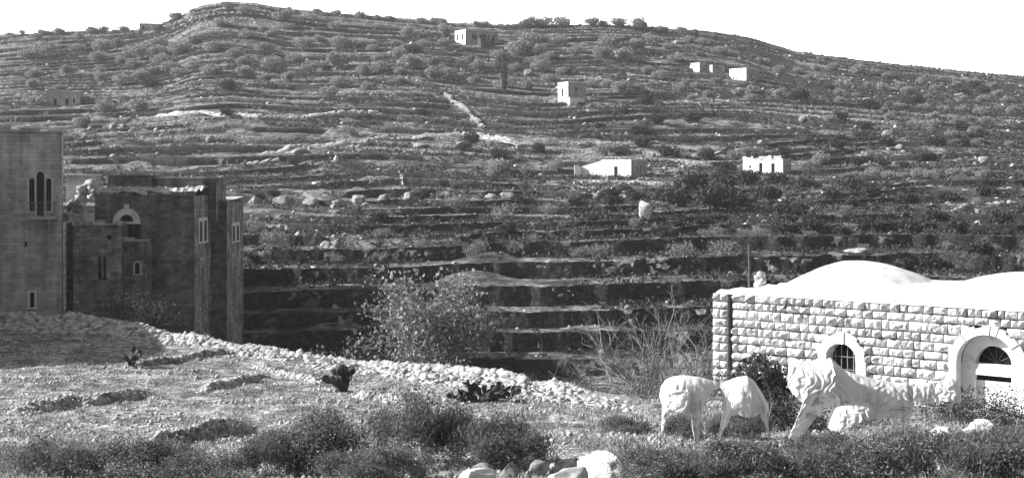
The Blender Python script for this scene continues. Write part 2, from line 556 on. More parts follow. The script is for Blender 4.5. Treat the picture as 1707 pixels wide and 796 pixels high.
LEDGES = [(205, 616, 400, 584, .30), (10, 692, 265, 660, .36), (235, 748, 420, 712, .45), (330, 652, 450, 628, .28), (420, 612, 540, 640, .2), (590, 664, 680, 668, .25)]
def col_x(u, d): return (np.asarray(u, float) - CU) / FOC * d
def pt(u, v, d): return Vector(((u - CU) / FOC * d, d, (HV - v) / FOC * d))

US = np.concatenate([np.arange(-900, -100, 25), np.arange(-100, 1810, 2.5), np.arange(1810, 2700, 25)])
def grid_faces(nr, nc, flip=False):
    i = np.arange(nr * nc).reshape(nr, nc)
    f = np.stack([i[:-1, :-1], i[:-1, 1:], i[1:, 1:], i[1:, :-1]], -1).reshape(-1, 4)
    return f

def build_field():
    rows = np.concatenate([np.linspace(0, .28, 20)[:-1], np.linspace(.28, 1, 230)])
    db = d_bank(US)
    Dm = 2.0 + (db - 2.0)[None] * rows[:, None]
    U = np.broadcast_to(US, Dm.shape)
    Z = z_field(U, Dm)
    V = np.stack([col_x(U, Dm), Dm, Z], -1).reshape(-1, 3)
    return tag(npobj('field', V, grid_faces(*Dm.shape), M['field'], smooth=True), kind='structure')
build_field()

TD = terrace_d(US)
WF = wall_frac(US)
ZT = np.stack([z_base(US, TD[k]) for k in range(K)])
def build_hill():
    rowsD, rowsZ = [], []
    db = d_bank(US)
    zb = z_field(US, db)
    z0, d0 = ZT[0] - .95 * 1.3, TD[0] + .05
    for t in np.linspace(0, 1, 14):
        d = db + (d0 - db) * t
        drop = np.clip((d - db) / 7.0, 0, 1)
        drop = drop * drop * (3 - 2 * drop)
        z = zb + (np.minimum(z0, -13.2) - zb) * drop
        z = z * (1 - t ** 4) + z0 * t ** 4
        rowsD.append(d); rowsZ.append(z + (.3 * (noise(US / 9., t * 9, 0, 50) - .5) if 0 < t < 1 else 0))
    for k in range(K):
        rowsD.append(TD[k] + .12); rowsZ.append(ZT[k])
        nd = TD[k + 1] + .05 if k + 1 < K else TD[k] + 9
        nz = ZT[k + 1] if k + 1 < K else z_base(US, TD[k] + 9)
        gap = nd - TD[k] - .12
        f = WF[k + 1] if k + 1 < K else 0 * US
        zt1 = nz - f * (nz - ZT[k])
        for t in (.12, .3, .5, .7, .88, 1.0):
            d = TD[k] + .12 + gap * t
            x = col_x(US, d)
            b = (fbm(x / 2.6, d / 2.6, 0, 55, 3) - .5) * np.clip(gap / 8, .1, 1) * 4 * t * (1 - t) * (1.1 if D0[k] > 190 else .3)
            rowsD.append(d); rowsZ.append(ZT[k] + (zt1 - ZT[k]) * t + b)
    for e in (15, 30, 60, 120, 250, 500):
        d = TD[-1] + 9 + e
        rowsD.append(d); rowsZ.append(z_base(US, d))
    Dm, Zm = np.array(rowsD), np.array(rowsZ)
    V = np.stack([col_x(US[None], Dm), Dm, Zm], -1).reshape(-1, 3)
    return tag(npobj('hillside', V, grid_faces(*Dm.shape), M['hill'], smooth=False), kind='structure')
build_hill()

def terr(u, d):
    """height of the built hillside at column u, depth d"""
    td = terrace_d([u])[:, 0]
    k = int(np.searchsorted(td, d)) - 1
    if k < 0: return float(z_base(u, td[0]) - 1.2)
    if k >= K - 1: return float(z_base(u, d))
    za, zb_ = float(z_base(u, td[k])), float(z_base(u, td[k + 1]))
    f = float(wall_frac([u])[k + 1, 0])
    t = (d - td[k]) / max(td[k + 1] - td[k], 1e-3)
    return za + (zb_ - za) * (1 - f) * t
def hit(u, v):
    """depth at which the photo ray (u, v) meets the slope"""
    dd = np.arange(100, D_RIDGE, .5)
    rows = np.array(row_of(np.full_like(dd, u), dd))
    i = np.argmax(rows <= v)
    return float(dd[i]) if rows[i] <= v else D_RIDGE - 4

# ------------------------------------------------------------------ labels that point at one thing
LANDMARKS = [((247, 45), "the twin-windowed skyline house"), ((795, 60), "the long hilltop house with cypresses"),
             ((957, 155), "the white cube house"), ((1040, 282), "the white walled-yard house"),
             ((1287, 280), "the ruined white house"), ((1245, 118), "the half-white high house"),
             ((103, 163), "the grey two-door house"), ((280, 350), "the flat-roofed village house"),
             ((60, 270), "the stone tower house"), ((1430, 470), "the white domed roof"), ((370, 15), "the stony summit"),
             ((775, 190), "the slanting stone wall"), ((841, 128), "the tall lone cypress"), ((610, 330), "the ledge of dark boulders"),
             ((700, 530), "the pale fig bush"), ((1073, 348), "the big white rock"), ((1090, 560), "the bare branching tree"),
             ((1430, 410), "the bright stone heap"), ((560, 262), "the white standing rock"), ((1560, 280), "the row of pale olives"),
             ((1160, 108), "the small white hut")]
ORD = ['first', 'second', 'third', 'fourth', 'fifth', 'sixth', 'seventh', 'eighth', 'ninth', 'tenth', 'eleventh', 'twelfth', 'thirteenth',
       'fourteenth', 'fifteenth', 'sixteenth', 'seventeenth', 'eighteenth', 'nineteenth', 'twentieth']
PENDING = []          # (object, description, u, v, order)
def pending(o, desc, u, v, order='u'): PENDING.append((o, desc, u, v, order))
def settle_labels():
    groups = {}
    for it in PENDING:
        o, desc, u, v, order = it
        best = min(LANDMARKS, key=lambda L: (L[0][0] - u) ** 2 + 3 * (L[0][1] - v) ** 2)
        du, dv = u - best[0][0], (v - best[0][1]) * 1.7
        if abs(du) > abs(dv): dr = 'right of' if du > 0 else 'left of'
        else: dr = 'downhill of' if dv > 0 else 'uphill of'
        if 'skyline' in best[1] and dr.startswith('uphill'): dr = 'beside'
        groups.setdefault((desc, best[1], dr, order), []).append(it)
    for (desc, lm, dr, order), its in groups.items():
        its.sort(key=lambda t: (t[2], t[3]) if order == 'u' else (t[3], t[2]))
        for i, t in enumerate(its):
            if len(its) == 1: lab = f"{desc} {dr} {lm}"
            else: lab = f"{ORD[min(i, 19)]} {desc} {dr} {lm}, going {'right' if order == 'u' else 'downhill'}"
            t[0]['label'] = lab

# ------------------------------------------------------------------ terrace walls: each stretch of dry stone wall is a thing
def build_terrace_walls():
    ug = US[(US >= -60) & (US <= 1770)]
    td, wf = terrace_d(ug), wall_frac(ug)
    zt = np.stack([z_base(ug, td[k]) for k in range(K)])
    for k in range(K):
        h = wf[k] * ((zt[k] - zt[k - 1]) if k else np.full_like(ug, 1.3))
        on = h > (.45 if D0[k] < 210 else .5)
        i = 0
        while i < len(ug):
            if not on[i]: i += 1; continue
            j = i
            lim = int(RNG.uniform(120, 220)) if D0[k] < 210 else 300
            while j + 1 < len(ug) and on[j + 1] and j - i < lim: j += 1
            length = (ug[j] - ug[i]) / FOC * D0[k]
            if length > (5 if D0[k] < 210 else 13): one_wall(k, ug[i:j + 1], td[k, i:j + 1], zt[k, i:j + 1], h[i:j + 1])
            i = j if (j + 1 < len(ug) and on[j + 1]) else j + 1
def one_wall(k, u, d, zt, h):
    near = D0[k] < 210
    per = 2 if D0[k] < 150 else 1
    uu = np.linspace(u[0], u[-1], (len(u) - 1) * per + 1)
    d, zt, h = np.interp(uu, u, d), np.interp(uu, u, zt), np.interp(uu, u, h)
    x = col_x(uu, d)
    sd = float(k * 7 + uu[0])
    endt = np.clip(np.minimum(x - x[0], x[-1] - x) / .5, .75, 1)
    cap = zt - h + (h + .04 + .13 * noise(x / .45, sd, 0, 61) + .08 * noise(x / 2., sd, 0, 62)) * endt
    if near: cap -= .4 * h * np.clip((noise(x / 3.5, sd, 0, 64) - .82) * 8, 0, 1)
    zb = zt - h - .35
    prof = [0, .2, .4, .6, .8, .95, 1.0] if near else [0, .5, 1.0]
    Vr = []
    for t in prof:
        z = zb + (cap - zb) * t
        y = d - .06 + .14 * t + .16 * (noise(x / .35, z / .22, sd, 63) - .5) + .2 * (noise(x / 2.2, z / 1.2, sd, 65) - .5)
        Vr.append(np.stack([x, y, z], -1))
    # coping then the back down into the tread
    Vr.append(np.stack([x, d + .38 + .1 * noise(x / .4, 1.0, sd, 66), cap - .03], -1))
    Vr.append(np.stack([x, d + .50, zt - .5], -1))
    V = np.stack(Vr)
    F = grid_faces(len(Vr), len(uu))
    n0 = np.arange(len(Vr)) * len(uu)
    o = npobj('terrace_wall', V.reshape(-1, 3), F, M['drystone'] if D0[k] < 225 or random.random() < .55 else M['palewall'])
    tag(o, cat='stone wall', group='dry stone terrace walls on the hillside', kind='thing')
    L = (x[-1] - x[0])
    size = 'long' if L > 30 else ('short' if L < 14 else 'mid-length')
    um, vm = float(uu.mean()), float(np.mean(HV - cap / d * FOC))
    pending(o, f'{size} terrace wall', um, vm, 'v')
build_terrace_walls()

# ------------------------------------------------------------------ masonry panels with real openings
def panel(mb, x0, x1, z0, z1, ops, y=0.0, depth=.3, m=0, frame=None):
    """wall face in the plane y (facing -y) with openings (ox0, oz0, ox1, oz1, arched); reveals go back by depth"""
    xs = sorted({x0, x1, *[v for o in ops for v in (o[0], o[2])]})
    zs = sorted({z0, z1, *[v for o in ops for v in (o[1], o[3])]})
    for i in range(len(xs) - 1):
        for j in range(len(zs) - 1):
            cx, cz = (xs[i] + xs[i + 1]) / 2, (zs[j] + zs[j + 1]) / 2
            if any(o[0] < cx < o[2] and o[1] < cz < o[3] for o in ops): continue
            mb.poly([(xs[i], y, zs[j]), (xs[i + 1], y, zs[j]), (xs[i + 1], y, zs[j + 1]), (xs[i], y, zs[j + 1])], m=m)
    for (a, b, c, e, arched) in ops:
        r = (c - a) / 2
        cx, sz = (a + c) / 2, e - r
        top = e if not arched else sz
        mb.poly([(a, y, b), (a, y, top), (a, y + depth, top), (a, y + depth, b)], m=m)
        mb.poly([(c, y, top), (c, y, b), (c, y + depth, b), (c, y + depth, top)], m=m)
        mb.poly([(a, y, b), (a, y + depth, b), (c, y + depth, b), (c, y, b)], m=m)
        if not arched:
            mb.poly([(a, y, e), (c, y, e), (c, y + depth, e), (a, y + depth, e)], m=m)
        else:
            n = 12
            arc = [(cx - r * math.cos(math.pi * t / n), sz + r * math.sin(math.pi * t / n)) for t in range(n + 1)]
            for t in range(n):
                p, q = arc[t], arc[t + 1]
                corner = (a, e) if t < n / 2 else (c, e)
                mb.poly([(p[0], y, p[1]), (q[0], y, q[1]), (corner[0], y, corner[1])], m=m)
                mb.poly([(p[0], y, p[1]), (p[0], y + depth, p[1]), (q[0], y + depth, q[1]), (q[0], y, q[1])], m=m)
            mb.poly([(a, y, e), (cx, y, e), (cx, y, e - 1e-4)], m=m)
def opening_parts(parent, ops, y, depth, framemat=None, fw=.12, kinds=None, bars=None):
    """for each opening a window/door child: dark pane at the back of the reveal, a stone frame proud of the wall, a sill"""
    for i, (a, b, c, e, arched) in enumerate(ops):
        kind = kinds[i] if kinds else 'window'
        mb = MB()
        mb.box(a - .02, y + depth, b - .02, c + .02, y + depth + .06, e + .02)
        w = mb.build(kind, M['pane'], parent)
        if framemat:
            fr = MB()
            r = (c - a) / 2
            cx, sz = (a + c) / 2, e - r
            top = sz if arched else e
            fr.box(a - fw, y - .04, b, a, y + .02, top)
            fr.box(c, y - .04, b, c + fw, y + .02, top)
            if arched:
                n = 12
                for t in range(n):
                    A, B = math.pi * t / n, math.pi * (t + 1) / n
                    q = [(cx - rr * math.cos(an), yy, sz + rr * math.sin(an)) for yy in (y - .04, y + .02) for rr, an in ((r, A), (r + fw, A), (r + fw, B), (r, B))]
                    fr.poly([q[0], q[1], q[2], q[3]])
                    fr.poly([q[1], q[5], q[6], q[2]])
                    fr.poly([q[0], q[3], q[7], q[4]])
            else:
                fr.box(a - fw, y - .04, e, c + fw, y + .02, e + fw)
            fr.build('frame', framemat, w)
            if kind == 'window':
                sl = MB()
                sl.box(a - fw - .05, y - .09, b - .1, c + fw + .05, y + .05, b)
                sl.build('sill', framemat, w)

# ------------------------------------------------------------------ small houses on the hillside
def hill_house(name, label, uc, vb, d, wl, wr, h, th, ops_r, ops_l, lit_left=True, base=1.5, parapet=.25, mats=None, cren=False):
    """uc, vb: foot of the near corner; wl, wr photo widths of the two faces; faces: right one runs along +x, left one along +y"""
    c, s = math.cos(th), math.sin(th)
    Lr, Ll = wr * d / FOC / c, wl * d / FOC / s
    p = pt(uc, vb, d)
    root = tag(empty(name, (p.x, p.y, p.z), th), label, 'house')
    ml, mr = mats or (M['house_white'], M['house_grey'])  # sun on the left face, shade on the right, painted into the wall colours
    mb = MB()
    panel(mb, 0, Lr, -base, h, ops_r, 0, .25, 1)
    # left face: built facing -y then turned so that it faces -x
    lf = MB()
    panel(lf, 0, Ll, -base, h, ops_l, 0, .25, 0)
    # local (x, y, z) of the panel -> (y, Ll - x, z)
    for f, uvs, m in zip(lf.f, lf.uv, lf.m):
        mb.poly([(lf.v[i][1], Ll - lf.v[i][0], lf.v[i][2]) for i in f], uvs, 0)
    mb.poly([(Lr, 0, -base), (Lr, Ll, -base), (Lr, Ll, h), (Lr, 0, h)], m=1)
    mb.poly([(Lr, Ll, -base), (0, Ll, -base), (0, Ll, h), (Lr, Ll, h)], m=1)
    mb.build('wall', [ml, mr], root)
    rf = MB()
    rf.poly([(.22, .22, h - .02), (Lr - .22, .22, h - .02), (Lr - .22, Ll - .22, h - .02), (.22, Ll - .22, h - .02)])
    pw = .22
    rf.box(-.04, -.04, h, Lr + .04, pw, h + parapet)
    rf.box(-.04, Ll - pw, h, Lr + .04, Ll + .04, h + parapet)
    rf.box(-.04, pw + .003, h, pw, Ll - pw - .003, h + parapet)
    rf.box(Lr - pw, pw + .003, h, Lr + .04, Ll - pw - .003, h + parapet)
    if cren:
        rr = random.Random(3)
        y = .3
        while y < Ll - .6:
            w = rr.uniform(.3, 1.1)
            rf.box(-.03, y, h + parapet + .003, pw - .01, y + w, h + parapet + rr.choice([.06, .15, .3, .45, .7]) * rr.uniform(.7, 1.2))
            y += w + .006
    rf.build('roof', (M['bank'] if cren else M['house_white']) if mats is None else ml, root)
    opening_parts(root, ops_r, 0, .25, M['trim'], .09, ['window' if o[1] > .3 else 'door' for o in ops_r])
    # left openings
    for (a, b, cc, e, ar) in ops_l:
        m2 = MB()
        m2.box(.25, Ll - cc - .02, b - .02, .31, Ll - a + .02, e + .02)
        m2.build('window' if b > .3 else 'door', M['pane'], root)
    return root, Lr, Ll
D1 = hit(776, 74)
r1, L1r, L1l = hill_house('long_house', 'long pale flat-roofed house near the hilltop with cypresses before its front', 776, 74, D1, 19, 54, 4.3, R(30),
    [(2.1, 1.6, 3.9, 3.1, False), (4.9, 1.2, 5.6, 3.2, False), (6.4, 1.2, 7.2, 3.2, False), (7.6, 1.6, 8.2, 3.2, False), (9.3, 1.4, 10.2, 3.2, False)], [(1.2, 1.5, 2.2, 3.3, False), (4.3, 1.5, 5.3, 3.3, False)])
D2 = hit(947, 172)
hill_house('cube_house', 'white cube-shaped two-storey house alone on the mid slope', 947, 160, D2, 16, 31, 3.1, R(30),
    [(1.9, 1.0, 2.6, 2.2, False)], [(1.6, .0, 2.4, 1.8, False)], base=3.2)
q = pt(950, 177, D2 - 1.2)
mb = MB(); mb.box(0, 0, -1.5, 3.9, 1.6, 2.0)
mb2 = tag(empty('lower_annex', (q.x, q.y, q.z), R(28)), 'low pale annex standing against the foot of the white cube house', 'outbuilding')
mb.build('wall', M['house_white'], mb2)
mb = MB(); mb.box(-.1, -.1, 2.003, 4.0, 1.6, 2.15); mb.build('roof', M['house_grey'], mb2)
D3 = hit(1052, 296)
r3, L3r, L3l = hill_house('yard_house', 'bright white flat-roofed house with one dark door and a walled yard beside it', 1052, 296, D3, 46, 30, 2.9, R(48),
    [(1.5, .9, 1.95, 2.1, False), (2.35, .9, 2.8, 2.1, False)], [(2.6, .0, 3.4, 1.9, False)], base=1.5, parapet=.15)
w = MB()
# yard wall stepping down along the left
a = pt(1006, 288, D3 + 5.0)
yard = tag(empty('yard_wall', (a.x, a.y, a.z), 0), 'low whitewashed wall closing the yard beside the white house', 'wall', kind='thing')
w.poly([(0, 0, -1), (-4.0, 1.6, -1), (-4.0, 1.6, 1.0), (0, 0, 2.2)])
w.poly([(-4.0, 2.0, -1), (0, .4, -1), (0, .4, 2.2), (-4.0, 2.0, 1.0)])
w.poly([(0, 0, 2.2), (-4.0, 1.6, 1.0), (-4.0, 2.0, 1.0), (0, .4, 2.2)])
w.poly([(-4.0, 1.6, -1), (-4.0, 2.0, -1), (-4.0, 2.0, 1.0), (-4.0, 1.6, 1.0)])
w.box(-4.9, .9, -1, -4.1, 1.7, 1.35)
w.build('masonry', M['house_white'], yard)
D4 = hit(1305, 290)
hill_house('ruined_house', 'white roofless house with a broken crenellated wall top and two dark doors', 1305, 289, D4, 58, 18, 2.2, R(48),
    [(1.0, .8, 1.5, 1.6, False)], [(3.2, .05, 3.9, 1.8, False), (5.6, .05, 6.3, 1.7, False), (1.2, .9, 1.6, 1.5, False)], base=1.8, parapet=.3, cren=True)
D5 = hit(1244, 134)
hill_house('slope_house', 'small house high on the right slope, one side sunlit white and one shaded grey', 1244, 134, D5, 24, 26, 3.1, R(42),
    [(1.7, 1.0, 2.4, 2.1, False)], [], base=2)
D6 = hit(1166, 116)
hill_house('white_hut', 'small low white hut next to the half-white house on the upper right slope', 1166, 114, D6, 13, 12, 1.5, R(45), [], [], base=1.5, parapet=.1)
hill_house('stone_hut', 'low grey stone hut between the small white hut and the half-white house', 1188, 118, D6 - 3, 4, 22, 1.6, R(20), [(1.0, .5, 1.6, 1.3, False)], [], base=1.5, parapet=.1, mats=(M['house_grey'], M['house_grey']))
D7 = hit(80, 174)
hill_house('grey_house', 'grey stone house with two dark doors and one window on the left of the slope', 77, 175, D7, 4, 54, 2.9, R(8),
    [(1.6, .0, 2.35, 1.55, True), (4.2, .0, 4.95, 1.65, True), (5.9, .5, 6.4, 1.6, True)], [], base=2, mats=(M['house_grey'], M['house_grey']))
hill_house('skyline_house', 'small square house with twin dark windows on the skyline below the summit', 232, 53, D_RIDGE - 8, 3, 34, 2.6, R(8),
    [(1.0, .6, 1.7, 1.9, False), (2.7, .6, 3.4, 1.9, False), (4.4, .6, 5.1, 1.9, False)], [], base=3, mats=(M['house_grey'], M['house_grey']), parapet=.2)

# gate pillar in front of the long house
q = pt(799, 77, D1 - 2)
mb = MB(); mb.box(-.4, -.4, -1, .4, .4, 2.0); mb.box(-.5, -.5, 2.003, .5, .5, 2.2)
tag(mb.build('gate_pillar', M['house_white']), 'white gate pillar before the long hilltop house', 'pillar', kind='thing').location = q

# ------------------------------------------------------------------ trees of the slope
def crown_mesh(name, mt, n, leaf, lobes, aspect=.6, squash=.75, seed=0):
    rg = np.random.default_rng(seed)
    C = []
    per = n // lobes
    for i in range(lobes):
        a = rg.random() * 6.283
        rr = .62 * math.sqrt(rg.random())
        c = np.array([rr * math.cos(a), rr * math.sin(a), .52 + .5 * (rg.random() - .4) * (1.1 - rr)])
        r = .30 + .22 * rg.random()
        v = rg.normal(size=(per, 3))
        v /= np.linalg.norm(v, axis=1)[:, None]
        C.append(c + v * r * (.55 + .5 * rg.random((per, 1)) ** .5) * np.array([1, 1, squash]))
    C = np.concatenate(C)
    V, F = leaf_quads(C, leaf, aspect)
    return npmesh(name, V, F, mt)
def trunk_mesh(name, h, r, seed, forks=3):
    rg = random.Random(seed)
    mb = MB()
    top = (rg.uniform(-.1, .1), rg.uniform(-.1, .1), h)
    mb.tube([(0, 0, -.25), (rg.uniform(-.05, .05), 0, h * .5), top], [r * 1.25, r, r * .85], 6)
    for i in range(forks):
        a = 6.283 * i / forks + rg.random()
        e = (top[0] + .42 * math.cos(a), top[1] + .42 * math.sin(a), h + .45)
        m = (top[0] + .18 * math.cos(a), top[1] + .18 * math.sin(a), h + .18)
        mb.tube([top, m, e], [r * .7, r * .5, r * .2], 5)
    o = mb.build(name, M['bark'])
    me = o.data
    bpy.data.objects.remove(o)
    return me
OLIVE = [crown_mesh('olive_crown', M['olive'], 1500, .14, 10 + i, .6, .75, i) for i in range(5)]
OAK = [crown_mesh('oak_crown', M['oak'], 900, .16, 10, .8, .8, 20 + i) for i in range(3)]
SHRUB = [crown_mesh('shrub_crown', M['shrub'], 650, .11, 9, .5, .9, 40 + i) for i in range(4)]
OLT = [trunk_mesh('olive_trunk', .30, .07, i) for i in range(3)]
SHT = [trunk_mesh('shrub_stems', .2, .03, 10 + i, 4) for i in range(2)]
def plant(kind, u, v, wpx, d=None, hr=None):
    d = d or hit(u, v)
    if d > D_RIDGE - 3: d = D_RIDGE - 3
    z = terr(u, d)
    r = wpx * d / FOC / 2
    x = (u - CU) / FOC * d
    nm, crowns, trunks, cat, grp = {'olive': ('olive_tree', OLIVE, OLT, 'tree', 'olive trees on the terraced hillside'),
                                    'oak': ('dark_oak', OAK, OLT, 'tree', 'dark oak scrub trees on the slope'),
                                    'shrub': ('pale_shrub', SHRUB, SHT, 'shrub', 'pale shrubs on the terraces')}[kind]
    root = tag(empty(nm, (x, d, z), random.random() * 6.28), None, cat, grp)
    hr = hr or {'olive': .95, 'oak': .9, 'shrub': .9}[kind] * random.uniform(.85, 1.2)
    for pn, ms in (('crown', crowns), ('trunk', trunks)):
        o = bpy.data.objects.new(pn, random.choice(ms))
        o.scale = (r, r, r * hr)
        link(o, root)
    size = 'broad' if wpx >= 38 else ('small' if wpx <= 22 else 'round')
    desc = {'olive': f'{size} grey olive', 'oak': f'{size} dark oak', 'shrub': f'{size} pale shrub'}[kind]
    pending(root, desc, u, v - wpx * .3, 'u')
OL = [(100,48,22),(152,50,18),(172,50,20),(205,48,18),(75,97,38),(130,84,25),(165,102,30),(195,78,30),(235,98,35),(262,78,28),(300,90,35),(322,74,28),(355,84,35),(392,97,26),
 (260,52,20),(292,34,22),(366,44,26),(396,88,20),(440,88,30),(488,103,30),(505,82,32),(531,66,20),(574,78,38),(622,84,22),(455,118,36),(560,114,42),(519,121,34),(640,120,38),
 (690,114,42),(722,108,28),(600,78,22),(480,48,20),(630,26,16),(646,25,18),(602,24,18),(700,34,16),(725,38,20),(860,34,14),(882,40,30),(907,40,28),(936,40,28),(986,44,26),(1030,46,32),(1064,50,28),(1098,55,20),
 (866,92,48),(884,78,34),(960,93,30),(1015,78,36),(1056,80,34),(1090,74,30),(1006,98,34),(1040,102,38),(1130,104,28),(1300,123,20),(1330,121,20),(1360,118,18),(1390,118,22),(1430,121,24),
 (1010,255,38),(1033,252,30),(930,284,28),(832,294,40),(880,288,26),(1175,255,22),(1225,264,24),(1246,258,24),(1366,274,30),(1410,295,20),(1431,293,20),(1456,295,27),(1481,295,27),(1502,294,24),
 (1531,298,25),(1556,298,25),(1591,296,24),(1612,294,24),(1641,296,24),(135,212,30),(62,174,26),(150,172,24),(205,140,30),(250,125,32),(300,128,30),(350,122,34),(405,125,30),(60,130,30),(110,125,28),(60,65,20),
 (410,60,24),(450,58,20),(560,48,20),(680,60,24),(740,75,20),(750,128,26),(800,118,28),(830,98,24),(900,120,30),(940,125,24),(1200,90,24),(1170,75,20),(1270,105,20),(1230,160,22),(1300,165,24),(1100,130,24),(790,140,22),
 (1480,130,18),(1560,150,20),(1620,140,18),(1640,170,22),(1500,180,20),(1400,160,20)]
rg_ = random.Random(77)
for u_ in np.linspace(30, 1150, 58):          # a low uneven fringe along the crest
    u_ = float(u_) + rg_.uniform(-9, 9)
    if abs(u_ - 380) < 70 or abs(u_ - 247) < 26 or rg_.random() < .25: continue
    OL.append((u_, float(sky_row(u_)) + 4, rg_.uniform(9, 20)))
while len(OL) < 255:          # the open olive groves of the upper slope
    u_, t_ = rg_.uniform(20, 1690), rg_.random() ** 1.25
    v_ = sky_row(u_) + 8 + t_ * (130 if u_ < 700 else 105)
    if float(noise(u_ / 110., v_ / 40., 0, 140)) < .42 or min((abs(u_ - o[0]) / 24) ** 2 + (abs(v_ - o[1]) / 11) ** 2 for o in OL) < 1: continue
    if any(abs(u_ - a) < 46 and -14 < v_ - b < 26 for a, b in ((795, 66), (957, 165), (1245, 126), (1175, 112), (103, 170), (247, 50))): continue
    OL.append((u_, v_, rg_.uniform(18, 34) * (1 if u_ < 1100 else .75)))
for u, v, wv in OL: plant('olive', u, v, wv * 1.3)
OK_ = [(1130,345,58),(1182,350,66),(1232,345,50),(1100,338,38),(1300,306,42),(1252,308,40),(1155,322,56),(1206,318,44),(1345,312,34),(1280,330,40),(1330,352,40),(1390,330,36),(1450,330,34),(1510,340,36),(1580,330,36),
 (1650,322,34),(1360,385,44),(1300,380,40),(1450,375,40),(1520,385,44),(1600,380,44),(1670,370,40),(1630,420,46),(1560,425,44),(1500,432,40),(700,330,30),(960,345,34),(1020,330,30),(1400,250,30),(1480,240,30),(1560,245,34),(1620,235,28),(870,335,36)]
rg2 = random.Random(91)
while len(OK_) < 125:
    u_, v_ = rg2.uniform(30, 1690), rg2.uniform(70, 400)
    if v_ < sky_row(u_) + 10 or (u_ < 430 and v_ > 200) or rg2.random() > .35 + max(0, (u_ - 700) / 1500.): continue
    if float(noise(u_ / 90., v_ / 30., 0, 141)) < .45: continue
    if any(abs(u_ - a) < 50 and -14 < v_ - b < 30 for a, b in ((795, 66), (957, 165), (1245, 126), (1175, 112), (103, 170), (1040, 285), (1287, 282), (775, 190))): continue
    OK_.append((u_, v_, rg2.uniform(16, 34)))
for u, v, wv in OK_: plant('oak', u, v, wv * 1.3)
SHL = [(1135,430,52),(1205,430,50),(792,424,46),(1000,413,40),(960,413,30),(912,352,40),(842,362,50),(760,348,36),(1410,388,34),(1262,388,26),(1195,393,34),(1240,392,24),(1175,388,28),(1060,372,30),(885,405,30),
 (1300,348,24),(1411,353,20),(1332,344,24),(1480,353,20),(1625,338,20),(1551,348,18),(1035,455,12),(1012,462,12),(1066,466,12),(640,395,30),(560,420,30),(450,400,50),(430,380,36),(610,470,34),(520,500,36),(700,415,22),
 (1600,300,20),(1270,392,30),(1350,395,24),(980,410,36),(940,372,26),(1440,400,22),(1660,400,24),(1580,395,24)]
for u, v, wv in SHL: plant('shrub', u, v, wv * 1.2)

# lone cypress and the cypresses before the long house
def cypress(u, v, hpx, wpx, d, label):
    z = terr(u, d)
    rg = np.random.default_rng(int(u))
    h, r = hpx * d / FOC, wpx * d / FOC / 2
    t = rg.random(900)
    a = rg.random(900) * 6.283
    rr = r * (np.sin(np.pi * np.clip(t * .9 + .08, 0, 1)) ** .6) * (.6 + .5 * rg.random(900))
    C = np.stack([rr * np.cos(a), rr * np.sin(a), h * (.06 + .94 * t)], -1)
    root = tag(empty('cypress_tree', ((u - CU) / FOC * d, d, z)), label, 'tree', 'cypresses')
    V, F = leaf_quads(C, r * .55, .6, up=.8)
    npobj('crown', V, F, M['oak'], root)
    mb = MB(); mb.tube([(0, 0, -.3), (0, 0, h * .5)], [r * .18, r * .1], 5); mb.build('trunk', M['bark'], root)
cypress(841, 152, 46, 10, hit(841, 152), 'tall lone dark cypress on the slope under the hilltop house')
cypress(806, 76, 26, 8, D1 - 2.5, 'taller slim cypress right in front of the long hilltop house')
cypress(812, 76, 14, 7, D1 - 3, 'shorter cypress between the other two at the long hilltop house')
cypress(821, 76, 13, 7, D1 - 2, 'short cypress by the last window of the long hilltop house')

# ------------------------------------------------------------------ scrub and loose stones all over the slope
def scatter_hill(n, wall_bias):
    k = np.clip((RNG.random(n) ** .9 * (K - 1)).astype(int), 0, K - 2)
    ui = RNG.integers(int(np.searchsorted(US, -80)), int(np.searchsorted(US, 1790)), n)
    t = RNG.random(n)
    t = np.where(RNG.random(n) < wall_bias, 1 - .12 * RNG.random(n), t)
    u = US[ui]
    d = TD[k, ui] + .5 + (TD[k + 1, ui] - TD[k, ui] - .6) * t
    za, zb_ = ZT[k, ui], ZT[k + 1, ui]
    z = za + (zb_ - za) * (1 - WF[k + 1, ui]) * t
    return u, d, z
u, d, z = scatter_hill(80000, .4)
x = col_x(u, d)
dens = fbm(x / 22., d / 12., 0, 71, 3) + np.where(d < 240, .12, 0) + np.clip((u - 850) / 2500, -.08, .2)
keep = RNG.random(len(u)) < np.clip((dens - .41) * 7.0, .03, 1)
x, d, z = x[keep], d[keep], z[keep]
n = len(x)
size = (.25 + .75 * RNG.random(n) ** 2) * np.interp(d, [100, 250, 450], [.7, 1.0, 1.3])
per = 12
off = RNG.normal(size=(n, per, 3)) * np.array([.5, .5, .32])
off[:, :, 2] = np.abs(off[:, :, 2]) + .05
C = np.stack([x, d, z], -1)[:, None, :] + off * size[:, None, None]
V, F = leaf_quads(C.reshape(-1, 3), 1.0, .7)
ctr = C.reshape(-1, 3)
V = (V.reshape(-1, 4, 3) - ctr[:, None]) * np.repeat(size * .5, per)[:, None, None] + ctr[:, None]
tag(npobj('hillside_scrub', V.reshape(-1, 3), F, M['scrub']), 'low dark scrub growing over the terraces of the hillside', 'scrub', kind='stuff')
u, d, z = scatter_hill(9000, .25)
x = col_x(u, d)
dens = fbm(x / 9., d / 9., 0, 72, 3)
keep = RNG.random(len(u)) < np.clip((dens - .45 + np.where((u > 1330) & (d > 300), .13, 0)) * 6, .03, 1)
x, d, z = x[keep], d[keep], z[keep]
S = (.14 + .5 * RNG.random(len(x)) ** 4) * np.interp(d, [100, 250, 450], [.8, 1.2, 1.6])
V, F = stones(np.stack([x, d, z], -1), S)
tag(npobj('hillside_stones', V, F, M['bank']), 'loose pale limestone lying over the terraces of the hillside', 'stones', kind='stuff')

